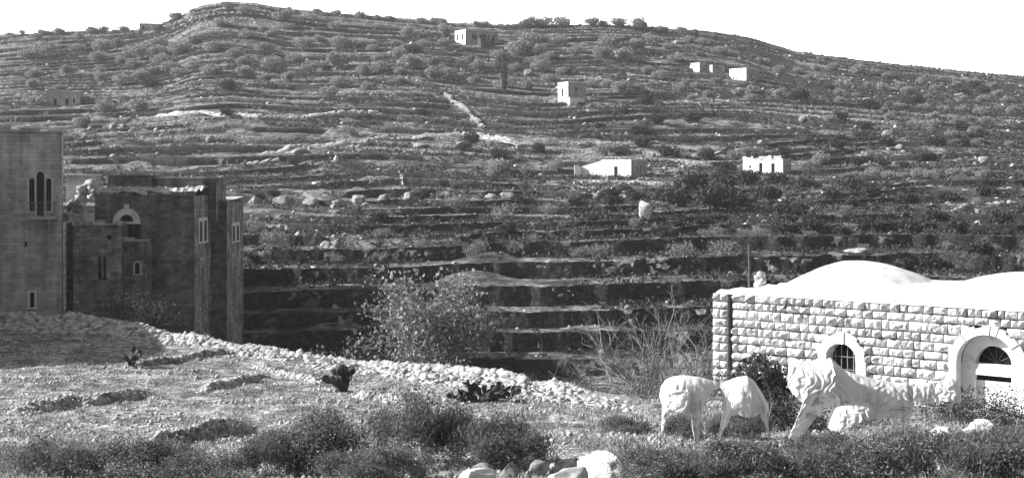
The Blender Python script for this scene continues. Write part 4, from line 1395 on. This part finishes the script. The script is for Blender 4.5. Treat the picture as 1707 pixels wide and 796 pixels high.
# waterspout, its stub; pole and stone stump on the roof
mb = MB(); mb.tube([(2.95, .1, ZE - .12), (3.2, -.55, ZE - .34)], [.055, .05], 7); mb.build('waterspout', M['wood'], dome)
def roofpt(s, t): p = BC + E_ * s + N_ * t; return p
p = roofpt(.65, 1.35)
mb = MB(); mb.tube([(0, 0, -.1), (.005, 0, .75), (-.01, 0, 1.5)], [.045, .042, .038], 7)
pole = tag(mb.build('roof_pole', M['wood']), 'thin upright wooden pole standing on the corner of the domed roof', 'pole', kind='thing'); pole.location = (p.x, p.y, ZE + .25)
p = roofpt(.95, 1.6)
V, F = stones(np.array([[0, 0, .1], [.08, .02, .2], [-.08, 0, .24], [.02, .03, .4]]), np.array([.26, .2, .2, .2]), ICO2, .2, .95)
st = tag(npobj('roof_stump', V, F, M['ashlar']), 'small stump of stones on the domed roof beside the pole', 'chimney', kind='thing'); st.location = (p.x, p.y, ZE + .2)

# ------------------------------------------------------------------ the near field: tumbled wall, stones, grass
BANK = [(-120, 520, 84.0), (18, 519, 82.0), (100, 519, 80.5), (200, 534, 77.5), (300, 549, 73.5), (400, 567, 69.5), (500, 586, 66.0), (600, 598, 62.5), (700, 604, 59.5), (790, 608, 56.8), (880, 620, 54.0), (960, 634, 51.5), (1040, 650, 49.5), (1100, 668, 48.0)]
C, S = [], []
for (a, b) in zip(BANK[:-1], BANK[1:]):
    for _ in range(1700):
        t = random.random()
        u = a[0] + (b[0] - a[0]) * t
        dm = a[2] + (b[2] - a[2]) * t
        topz = (HV - (a[1] + (b[1] - a[1]) * t)) / FOC * dm
        spill = 2.6 + 2.2 * float(noise(u / 60., 4.2, 0, 150))
        o = random.gauss(0, .25) if random.random() < .35 else -spill * random.random() ** 1.5
        o = min(o, .8)
        d = dm - .4 + o
        g = float(np.interp(d, [0, 10, 20, 30, 40, 50, 60, 80, 100], [-1.7, -3.2, -4.9, -6.35, -7.2, -7.7, -8.05, -8.35, -8.5]))
        topz -= .35 * max(0, float(noise(u / 33., 2.2, 0, 151)) - .5) * 2
        if o < -.5 and float(noise(u / 26., o * 1.1, 0, 152)) < .42 and random.random() < .8: continue
        prof = max(0.0, 1 - abs(o) / .9) if o > 0 else max(0.0, 1 - (-o / spill)) ** 1.25
        z = g + (topz - .12 - g) * prof - .06 * random.random()
        C.append((col_x(u, d), d, z)); S.append(random.choice([.06, .08, .10, .12, .16, .22, .34]) * random.uniform(.8, 1.3) * float(np.interp(d, [46, 80], [.6, 1.05])))
V, F = stones(np.array(C), np.array(S) * .92)
tag(npobj('dry_stone_wall', V, F, M['rubble']), 'long tumbled pale dry stone wall along the far edge of the field', 'stone wall', kind='thing')
# earth heart of the wall so that no light comes through
Vs = []
for (u, v, d) in BANK:
    tz_ = (HV - v) / FOC * d
    for o, k in ((-2.6, 0), (-.9, .38), (.0, .72), (.9, 0)):
        gz = float(np.interp(d, [0, 10, 20, 30, 40, 50, 60, 80, 100], [-1.7, -3.2, -4.9, -6.35, -7.2, -7.7, -8.05, -8.35, -8.5])) - .25
        Vs.append(((u - CU) / FOC * (d + o), d - .4 + o, gz + (tz_ - gz) * k))
core_o = npobj('wall_core', np.array(Vs), grid_faces(len(BANK), 4), M['rock'], bpy.data.objects['dry_stone_wall'])

def on_field(n, vmin=560, vmax=830, umin=-60, umax=1800, power=1.0):
    u = RNG.uniform(umin, umax, n)
    db = d_bank(u)
    d = 1 / RNG.uniform(1 / 84., 1 / 21., n)
    k = d < db - .3
    u, d = u[k], d[k]
    return u, d
u, d = on_field(64000)
x = col_x(u, d)
dens = fbm(x / 2.2, d / 2.2, 0, 101, 3)
k = (RNG.random(len(u)) < np.clip((dens - .42) * 5, .04, 1))
u, d, x = u[k], d[k], x[k]
S = .018 + .10 * RNG.random(len(u)) ** 6
V, F = stones(np.stack([x, d, z_field(u, d) + S * .2], -1), S * np.interp(d, [20, 80], [.8, 1.5]))
tag(npobj('field_stones', V, F, M['stone_grass']), 'small pale stones strewn over the near field', 'stones', kind='stuff')
# stones piled along the ledges
C, S = [], []
for (u0, v0, u1, v1, h) in LEDGES:
    for _ in range(330):
        t = random.random(); v = v0 + (v1 - v0) * t; d = DV(v) + random.gauss(-.05, .3); u = u0 + (u1 - u0) * t
        C.append(((u - CU) / FOC * d, d, float(z_field(u, d)) - .03)); S.append(random.uniform(.05, .14))
V, F = stones(np.array(C), np.array(S))
tag(npobj('ledge_stones', V, F, M['stone_grass']), 'rows of stones along the low ledges of the near field', 'stones', kind='stuff')
# dry grass: blades in tufts
u, d = on_field(44000)
x = col_x(u, d)
dens = fbm(x / 1.6, d / 1.6, 0, 103, 3)
k = RNG.random(len(u)) < np.clip((dens - .35) * 4 + (u > 850) * .3, .05, 1)
u, d, x = u[k], d[k], x[k]
z = z_field(u, d)
per = 6
n = len(u)
hgt = (.035 + .09 * RNG.random(n) ** 1.6) * np.where(u > 900, 1.25, 1) * np.interp(d, [20, 45, 80], [1.0, 1.0, 1.4])
C = np.repeat(np.stack([x, d, z], -1), per, 0) + RNG.normal(size=(n * per, 3)) * np.array([.09, .09, 0])
hh = np.repeat(hgt, per) * (.5 + RNG.random(n * per))
lean = RNG.normal(size=(n * per, 2)) * .5
A = np.stack([lean[:, 0] * hh, lean[:, 1] * hh, hh], -1)
Wd = np.stack([RNG.normal(size=n * per), RNG.normal(size=n * per), 0 * hh], -1)
Wd = Wd / (np.linalg.norm(Wd, axis=1)[:, None] + 1e-6) * (.014 * np.repeat(np.interp(d, [20, 80], [1, 2.2]), per))[:, None]
V = np.stack([C - Wd, C + Wd, C + A], 1).reshape(-1, 3)
tag(npobj('field_grass', V, np.arange(len(V)).reshape(-1, 3), M['grass']), 'dry tufts of grass over the near field', 'grass', kind='stuff')

# ------------------------------------------------------------------ the fig bush, bare tree and tangle behind the wall
def branchy(mb, p, dirv, length, r, depth, rg, tips, spread=.6, up=.15, shrink=.72):
    pts, q, dv = [p.copy()], p.copy(), dirv.normalized()
    for i in range(3):
        dv = (dv + Vector((rg.gauss(0, .16), rg.gauss(0, .16), rg.gauss(up * .3, .12)))).normalized()
        q = q + dv * length / 3
        pts.append(q.copy())
    mb.tube(pts, [r, r * .85, r * .7, r * .55], 5 if r > .02 else 4)
    tips.append(q.copy()); tips.append(pts[2].copy())
    if depth == 0: return
    for i in range(rg.choice([2, 3])):
        nd = (dv + Vector((rg.gauss(0, spread), rg.gauss(0, spread), rg.gauss(up, spread * .7)))).normalized()
        branchy(mb, rg.choice(pts[1:]) if i else q, nd, length * shrink * rg.uniform(.75, 1.2), r * .55, depth - 1, rg, tips, spread, up, shrink)
def leaves_at(tips, n, sc, leaf, aspect=.7):
    T = np.array([t[:] for t in tips])
    C = T[RNG.integers(0, len(T), n)] + RNG.normal(size=(n, 3)) * sc
    return leaf_quads(C, leaf, aspect)
rg = random.Random(5)
dF = 66.0
zF = -9.0
figp = Vector(((705 - CU) / FOC * dF, dF, zF))
fig = tag(empty('fig_bush', figp), 'big spreading fig bush with pale sparse leaves behind the tumbled wall', 'bush')
mb, tips = MB(), []
for i in range(17):
    a = rg.uniform(-1, 1)
    dv = Vector((a * 1.05 + .1, rg.uniform(-.5, .5), rg.uniform(.55, 1.0) - abs(a) * .15))
    branchy(mb, Vector((rg.uniform(-2.2, 1.2), rg.uniform(-.5, .5), -.3)), dv, 1.85, .055, 3, rg, tips, .45, .12, .74)
mb.build('branches', M['palebark'], fig)
tips = [t for t in tips if t.z < 4.5]
V, F = leaves_at(tips, 5200, .32, .19, .8); npobj('foliage', V, F, M['fig'], fig)
V, F = leaves_at(tips, 12000, .42, .09, .5); npobj('foliage', V, F, M['olive_dark'], fig)
# bare tree before the terraces, left of the domed building
bt = tag(empty('bare_tree', Vector(((1098 - CU) / FOC * 56, 56, -9.0))), 'bare branching tree between the tumbled wall and the domed building', 'tree')
mb, tips = MB(), []
for i in range(11):
    dv = Vector((rg.uniform(-1.0, .9), rg.uniform(-.4, .4), rg.uniform(.5, 1)))
    branchy(mb, Vector((rg.uniform(-.9, .9), 0, -.3)), dv, 1.75, .06, 4, rg, tips, .5, .08, .74)
mb.build('branches', M['twig'], bt)
low = [t for t in tips if t.z < 3.0]
V, F = leaves_at(low, 2200, .3, .07, .5); npobj('foliage', V, F, M['scrub'], bt)
def tangle(u, v, d, w_, h_, label, mt, leaf=.06, n=2200, bark='palebark', z=None, stems=14, cat='bush', name='thorn_bush'):
    p = pt(u, v, d)
    if z is not None: p.z = z
    root = tag(empty(name, p), label, cat)
    mb, tips = MB(), []
    for i in range(stems):
        a = rg.uniform(-1, 1)
        branchy(mb, Vector((a * w_ * .3, rg.uniform(-.3, .3) * w_ * .4, -.15)), Vector((a * w_ / 2, rg.uniform(-.4, .4), h_ * .75)), h_ * .5, .016, 2, rg, tips, .6, .05, .7)
    mb.build('branches', M[bark], root)
    V, F = leaves_at(tips, n, .16 * max(w_, h_) ** .5, leaf, .5)
    V[:, 2] = np.where(V[:, 2] > h_ * 1.1, h_ * 1.1 - RNG.random(len(V)) * .2, V[:, 2])
    npobj('foliage', V, F, M[mt], root)
    return root
tangle(930, 628, 55, 2.2, 1.1, 'low thorny tangle on the wall top before the lowest terraces', 'scrub', z=-8.6)
tangle(1010, 640, 54, 2.4, 1.4, 'dense bramble beside the end of the tumbled wall', 'scrub', z=-8.8)
tangle(1140, 645, 52, 2.4, 1.9, 'leafy thicket under the bare branching tree', 'scrub', n=3600, z=-8.6)
tangle(1060, 645, 51, 2.2, 1.2, 'grey thorn bush below the bare tree at the field edge', 'shrub', z=-8.3)
tangle(560, 600, 65, 2.4, 1.3, 'few thin bare stems rising over the wall left of the fig bush', 'fig', n=160, leaf=.13, stems=7, z=-9.0)
tangle(1180, 625, 50, 1.5, 1.3, 'scrubby bush against the corner pier of the domed building', 'scrub', n=2600, z=-7.9)
tangle(215, 530, 84, 3.4, 2.6, 'dark creeper bush at the foot of the flat-roofed house', 'oak', n=2600, leaf=.14, z=-9.4, stems=12)

# prickly pears
def prickly_pear(u, v, d, hh, label, seed, pads=16, spread=1.0):
    r_ = random.Random(seed)
    V0, F0 = ICO2
    p = Vector(((u - CU) / FOC * d, d, float(z_field(u, d))))
    L = hh / 4.0
    Vs, Fs, heads = [], [], []
    for i in range(max(3, pads // 6)):
        a_ = r_.uniform(0, 6.28)
        ln = r_.uniform(.2, 1.0) * spread
        heads.append((Vector((math.cos(a_) * L * .5 * spread * r_.random() * max(spread - .6, .15), math.sin(a_) * L * .4 * r_.random(), -.06)), Vector((math.cos(a_) * ln, math.sin(a_) * ln * .5, 1)).normalized(), 0))
    n = 0
    while n < pads and heads:
        b, dv, lv = heads.pop(0)
        k_ = L * r_.uniform(.8, 1.15)
        w_ = k_ * .74
        ax = Vector((r_.gauss(0, 1), r_.gauss(0, .5), r_.gauss(0, .4))); ax = (ax - dv * ax.dot(dv)).normalized()
        nrm = dv.cross(ax)
        c = b + dv * k_ * .5
        q = np.array([(c + ax * (v_[0] * w_ * .5 * (1.1 if v_[2] > 0 else .85)) + nrm * (v_[1] * k_ * .09) + dv * (v_[2] * k_ * .54))[:] for v_ in V0])
        Fs.append(F0 + len(V0) * len(Vs)); Vs.append(q)
        n += 1
        if lv < 4:
            for s_ in range(r_.choice([1, 2, 2, 3])):
                nd = (dv * 1.1 + Vector((0, 0, .18)) + ax * r_.uniform(-.9, .9) * spread + nrm * r_.uniform(-.8, .8)).normalized()
                if nd.z < -.05: nd.z = abs(nd.z); nd.normalize()
                heads.append((b + dv * k_ * .9 + ax * r_.uniform(-.35, .35) * w_, nd, lv + 1))
    return tag(npobj('prickly_pear', np.concatenate(Vs), np.concatenate(Fs), M['cactus'], smooth=True, loc=p), label, 'cactus')
prickly_pear(571, 652, DV(652), 1.6, 'dark upright prickly pear fanning out below the tumbled wall', 3, 36, 1.05)
prickly_pear(800, 668, DV(668), 1.25, 'broad sprawling prickly pear with dark pads near the wall', 8, 80, 2.2)
prickly_pear(845, 662, DV(662), 1.05, 'part-hidden prickly pear at the side of the broad sprawling one', 12, 30, 1.6)
prickly_pear(218, 614, DV(614), 1.25, 'stubby prickly pear alone on the shaded side of the field', 15, 26, 1.1)
prickly_pear(636, 664, DV(664), .6, 'smallest prickly pear with a few pads low on the field', 18, 7, 1.4)
prickly_pear(330, 622, DV(622), .6, 'tiny dark prickly pear beside a stony ledge', 19, 6, 1.3)

# ------------------------------------------------------------------ near bushes: broom and thistles, soft and wispy
def broom_mesh(name, n, seed, mt, lobes=11):
    """fine twiggy foliage gathered in uneven tufts"""
    C, O = [], []
    rgn = np.random.default_rng(seed)
    for i in range(lobes):
        a = rgn.random() * 6.283; rr = .72 * math.sqrt(rgn.random())
        c = np.array([rr * math.cos(a), rr * math.sin(a), .18 + .42 * rgn.random() * (1.1 - rr)])
        r = .22 + .2 * rgn.random()
        for j in range(9):
            v = rgn.normal(size=3); v /= np.linalg.norm(v)
            if v[2] < -.3: v[2] *= -1
            m = n // lobes // 9
            cc = c + v * r * .75
            C.append(cc + rgn.normal(size=(m, 3)) * r * .26); O.append(np.repeat(v[None], m, 0))
    C, O = np.concatenate(C), np.concatenate(O)
    k = C[:, 2] > -.05
    C, O = C[k], O[k]
    h = len(C) // 2
    V1, F1 = leaf_quads(C[:h], .10, .10, up=.35, out=O[:h] * .7)
    V2, F2 = leaf_quads(C[h:], .042, .55)
    return npmesh(name, np.concatenate([V1, V2]), np.concatenate([F1, F2 + len(V1)]), mt)
BROOM = [broom_mesh('broom_foliage', 16000, 200 + i, M['broom']) for i in range(5)]
def stem_mesh(seed):
    r_ = random.Random(seed); mb, tips = MB(), []
    for i in range(9):
        branchy(mb, Vector((r_.uniform(-.3, .3), r_.uniform(-.3, .3), -.05)), Vector((r_.gauss(0, .5), r_.gauss(0, .5), 1)), .32, .012, 1, r_, tips, .5, .1)
    o = mb.build('stems', M['palebark']); me = o.data; bpy.data.objects.remove(o); return me
BST = [stem_mesh(i) for i in range(2)]
NB = [0]
def bush(u, v, d, wpx, hpx, label, group='wispy broom bushes in the near field'):
    x = (u - CU) / FOC * d
    z = float(z_field(u, d))
    root = tag(empty('broom_bush', (x, d, z - .04), random.random() * 6.28), label, 'bush', group)
    r, hh = wpx * d / FOC / 2, hpx * d / FOC * (1.28 if u < 950 else (.82 if u > 1400 else .98))
    for nm, me in (('foliage', BROOM[NB[0] % 5]), ('stems', BST[NB[0] % 2])):
        o = bpy.data.objects.new(nm, me); o.scale = (r, r, hh); link(o, root)
    NB[0] += 1
for a in [
    (545, 780, 31.5, 230, 112, 'biggest dark broom bush, in the middle of the near field edge'),
    (700, 775, 32.5, 190, 112, 'broad broom bush just right of the biggest one'),
    (835, 775, 32.0, 200, 84, 'rounded broom bush above the row of shaded stones'),
    (440, 795, 30.5, 170, 70, 'pale wispy broom bush left of the biggest one'),
    (250, 800, 29.5, 240, 62, 'low dark broom bush near the lower field ledge'),
    (90, 800, 29.5, 230, 66, 'low dark broom bush in the lower left corner'),
    (350, 812, 28.5, 180, 48, 'small broom bush at the bottom edge, between two low dark ones'),
    (620, 806, 28.5, 220, 60, 'shaded broom bush at the bottom edge below the biggest one'),
    (1090, 812, 28.0, 220, 84, 'grey broom bush hugging the white boulders'),
    (1200, 815, 28.0, 220, 92, 'grey broom bush below the smaller draped cloth'),
    (1320, 815, 28.0, 230, 98, 'tufted broom bush below the gap between the two draped cloths'),
    (1440, 812, 28.5, 240, 112, 'dense broom bush under the larger draped cloth'),
    (1560, 812, 28.5, 240, 134, 'dense dark broom bush below the drooping end of the larger cloth'),
    (1680, 812, 28.5, 250, 138, 'broom bush in the lower right corner'),
    (1500, 750, 33.5, 170, 66, 'broom bush hiding the feet of the larger draped cloth'),
    (1620, 745, 34.5, 190, 66, 'broom bush before the scattered white stones by the doorway'),
    (1370, 752, 34.0, 120, 60, 'tufted broom bush beneath the belly of the larger draped cloth'),
    (1235, 738, 39.0, 120, 62, 'dark bush under the smaller draped cloth'),
    (1140, 735, 38.5, 90, 50, 'small bush behind the legs of the smaller draped cloth'),
    (1040, 728, 40.0, 110, 36, 'low grassy bush left of the smaller draped cloth'),
]: bush(*a)
p_ = Vector(((1278 - CU) / FOC * 43, 43, float(z_field(1278, 43.0)) - .05))
sb_ = tag(empty('leafy_bush', p_), 'dark leafy bush standing between the two groups of cloths', 'bush')
o = bpy.data.objects.new('foliage', crown_mesh('leafy_bush_crown', M['oak'], 7000, .075, 13, .6, .95, 77)); o.scale = (1.0, 1.0, 2.0); link(o, sb_)
o = bpy.data.objects.new('stems', BST[0]); o.scale = (.9, .9, 1.9); link(o, sb_)
tangle(1300, 700, 41.0, 1.5, 1.2, 'dark low shrub at the foot of the leafy bush between the cloths', 'oak', leaf=.08, n=3600, z=-7.3)
tangle(1640, 690, 42.0, 2.3, 1.15, 'dark shrub in front of the arched doorway', 'oak', leaf=.07, n=4600, z=-7.35, stems=18)
tangle(1560, 670, 43.0, 1.5, 1.15, 'twiggy shrub left of the arched doorway', 'scrub', leaf=.06, n=2600, z=-7.45)

# white boulders and stones near the viewer
def near_rock(u, d, w, h, label, m='boulder', seed=0, sub=ICO4, group=None, dep=.9):
    return rock('boulder', u, 0, w, h, d, label, M[m], sub, seed, group=group, dep=dep, z=float(z_field(u, d)) - .06)
near_rock(788, 27.5, 80, 32, 'white boulder alone at the bottom edge of the field', seed=21)
near_rock(1006, 29.0, 122, 54, 'largest white boulder, behind a smaller one, by the grey broom', seed=22)
near_rock(952, 27.5, 92, 38, 'white boulder in front of the largest one', seed=23)
near_rock(482, 36.0, 18, 16, 'small white stone left of the biggest broom bush', seed=24, sub=ICO3)
near_rock(422, 35.0, 12, 18, 'small upright white stone in the pale grass', seed=25, sub=ICO3)
near_rock(1645, 39.0, 80, 38, 'whitish boulder before the arched doorway', seed=26, dep=.6)
near_rock(1572, 38.0, 42, 28, 'white stone next to the drooping end of the larger cloth', seed=27, sub=ICO3)
near_rock(1690, 37.0, 24, 22, 'small pale stone at the right of the doorway boulder', seed=28, sub=ICO3)
for i, (u, d, w, h) in enumerate([(640, 29.3, 34, 26), (700, 29.5, 40, 26), (745, 29.8, 30, 24), (800, 30.0, 46, 30), (850, 30.0, 40, 32), (895, 30.2, 46, 34), (925, 30.4, 30, 26), (590, 28.6, 26, 16), (668, 27.8, 24, 14), (520, 27.6, 26, 14)]):
    o = near_rock(u, d, w, h, None, 'rock', 40 + i, ICO3, 'grey stones in the shade of the broom bushes')
    o['label'] = f"{ORD[sorted([640,700,745,800,850,895,925,590,668,520]).index(u)]} grey stone in the row under the broom bushes, going right"

# ------------------------------------------------------------------ the two draped cloths
def drape(name, label, d, ridge, hem, lean, depth, seed, pinch=None, amp=.05, grey=None):
    """a sheet hung over a line of props: front and back falls meeting along the ridge, its hem pulled down into legs.
    ridge, hem: (column, row); lean: (column, sideways pull of the hem in columns); depth: (column, half depth in m)"""
    k = d / FOC
    s_ = np.arange(ridge[0][0], ridge[-1][0] + .1, .8)
    tt = np.linspace(0, 1, 70)
    I = lambda tab: np.interp(s_, [p[0] for p in tab], [p[1] for p in tab])
    rv, hv, ln, dp = I(ridge), I(hem), I(lean), I(depth)
    c0 = pt(ridge[len(ridge) // 2][0], max(h[1] for h in hem), d)
    S_, T_ = np.meshgrid(s_, tt)
    parts = []
    for side in (-1, 1):
        hv2 = hv if side < 0 else np.minimum(hv, rv + 48) - 4
        Vv = rv + (hv2 - rv) * T_
        H = Vv - rv                                             # pixels below the ridge
        U = S_ + ln * np.clip((H - 34) / 70.0, 0, 2) ** 1.1
        body = 1 - np.exp(-H / 13.0)
        Y = side * dp * body * (1 - .30 * np.clip((H - 45) / 60, 0, 1))
        # folds: sharp creases that fan away from the pinch / run down to the hem, deeper lower down
        ph = S_ / 17.0 + 3.4 * (fbm(S_ / 34., H / 30., side * 3.0, 160 + seed, 3) - .5) * 2
        if pinch is not None:
            ang = np.arctan2(H - 2, S_ - pinch)
            wp = np.exp(-((S_ - pinch) / 34.0) ** 2)
            ph = ph * (1 - wp) + wp * ang * 2.4
        tri = np.abs(2 * (ph - np.floor(ph)) - 1)
        tri2 = np.abs(2 * (ph * 1.9 + .3 + 2.2 * noise(S_ / 20., H / 16., 0, 170 + seed) - np.floor(ph * 1.9 + .3 + 2.2 * noise(S_ / 20., H / 16., 0, 170 + seed))) - 1)
        if pinch is not None: tri2 = tri2 * (1 - wp) + .5 * wp
        msk = .15 + 1.5 * np.clip(noise(S_ / 24., H / 24., side, 180 + seed) - .25, 0, 1)
        Y = Y + side * amp * np.clip(H / 22., .12, 1) * msk * (1.5 * (tri - .5) + .55 * (tri2 - .5))
        Y = Y + side * .05 * (fbm(S_ / 9., H / 9., side, 190 + seed, 2) - .5)
        U = U + 1.5 * (noise(S_ / 8., H / 14., side, 195 + seed) - .5) * np.clip(H / 20, 0, 1)
        parts.append(np.stack([(U - CU) * k - c0.x, Y, (HV - Vv) * k - c0.z], -1).reshape(-1, 3))
    n0 = len(parts[0])
    F = grid_faces(len(tt), len(s_))
    o = npobj(name, np.concatenate(parts), np.concatenate([F, F[:, ::-1] + n0]), M['cloth'], loc=c0, smooth=True)
    so = o.modifiers.new('thickness', 'SOLIDIFY'); so.thickness = .008
    return tag(o, label, 'cloth')
drape('draped_cloth', 'smaller white cloth draped in folds on four props, like a headless horse', 36.5,
      [(1100, 655), (1103, 642), (1110, 632), (1122, 627), (1140, 625), (1165, 628), (1184, 633), (1200, 637), (1214, 634), (1230, 628), (1245, 626), (1256, 633), (1266, 648), (1275, 664), (1281, 674)],
      [(1100, 664), (1104, 672), (1107, 722), (1110, 724), (1116, 680), (1130, 683), (1144, 684), (1150, 692), (1156, 740), (1162, 740), (1166, 690), (1172, 672), (1181, 657), (1191, 647), (1200, 645), (1205, 650), (1209, 738), (1215, 738), (1220, 690), (1227, 687), (1241, 692), (1255, 691), (1263, 684), (1268, 690), (1273, 744), (1277, 744), (1281, 690)],
      [(1100, -6), (1112, -10), (1120, 0), (1152, 0), (1170, 1), (1202, -2), (1207, -14), (1217, -20), (1224, 0), (1262, 0), (1268, 14), (1281, 14)],
      [(1100, .03), (1108, .2), (1125, .36), (1145, .38), (1170, .3), (1190, .14), (1200, .09), (1212, .18), (1232, .34), (1250, .34), (1266, .24), (1281, .05)], 1, 1200, .05)
drape('draped_cloth', 'largest white cloth, bulging like a chest before the arched window, one corner reaching down', 36.5,
      [(1314, 640), (1315, 606), (1319, 598), (1340, 601), (1368, 603), (1384, 596), (1392, 603), (1404, 614), (1418, 628), (1432, 642), (1446, 656)],
      [(1314, 644), (1318, 652), (1328, 661), (1337, 668), (1342, 690), (1346, 746), (1356, 746), (1362, 690), (1366, 676), (1374, 672), (1384, 676), (1400, 678), (1420, 672), (1434, 667), (1446, 662)],
      [(1314, 0), (1336, -4), (1344, -26), (1356, -28), (1366, 0), (1446, 0)],
      [(1314, .05), (1322, .26), (1345, .50), (1380, .52), (1410, .44), (1432, .3), (1446, .05)], 2, None, .07)
drape('draped_cloth', 'low white cloth spread over scrub beneath the largest draped cloth', 36.1,
      [(1380, 700), (1388, 678), (1402, 670), (1424, 668), (1446, 671), (1462, 684)],
      [(1380, 712), (1385, 716), (1400, 714), (1418, 704), (1432, 698), (1447, 696), (1462, 694)],
      [(1380, -6), (1400, 0), (1462, 0)],
      [(1380, .05), (1395, .34), (1425, .40), (1450, .3), (1462, .05)], 3, None, .08)
drape('draped_cloth', 'long white cloth hung behind the largest one, pulled down to a point', 37.1,
      [(1400, 626), (1410, 617), (1440, 627), (1462, 632), (1490, 637), (1512, 638), (1522, 646)],
      [(1400, 640), (1412, 664), (1434, 688), (1447, 692), (1466, 694), (1486, 690), (1496, 694), (1501, 712), (1509, 712), (1514, 692), (1522, 676)],
      [(1400, 0), (1522, 0)],
      [(1400, .05), (1420, .34), (1450, .42), (1480, .44), (1508, .34), (1522, .04)], 4, None, .08)
drape('draped_cloth', 'greyish drooping cloth at the far end, nearest the arched doorway', 37.9,
      [(1517, 652), (1526, 642), (1545, 638), (1568, 634), (1586, 630), (1596, 634), (1602, 650)],
      [(1517, 664), (1526, 676), (1546, 670), (1570, 666), (1590, 668), (1602, 670)],
      [(1517, 0), (1602, 0)],
      [(1517, .3), (1530, .12), (1555, .10), (1580, .24), (1594, .2), (1602, .03)], 5, None, .07)

settle_labels()

# ------------------------------------------------------------------ the air between here and the hill
hz = MB(); hz.box(-420, -12, -19, 420, 1000, 85)
hm = bpy.data.materials.new('haze')
hm.use_nodes = True
hn, hl = hm.node_tree.nodes, hm.node_tree.links
hn.remove(hn["Principled BSDF"])
pv = hn.new("ShaderNodeVolumePrincipled")
pv.inputs["Color"].default_value = (.9, .9, .9, 1)
pv.inputs["Density"].default_value = .00017
pv.inputs["Anisotropy"].default_value = .2
hl.new(pv.outputs[0], hn["Material Output"].inputs["Volume"])
tag(hz.build('haze', hm), kind='stuff')
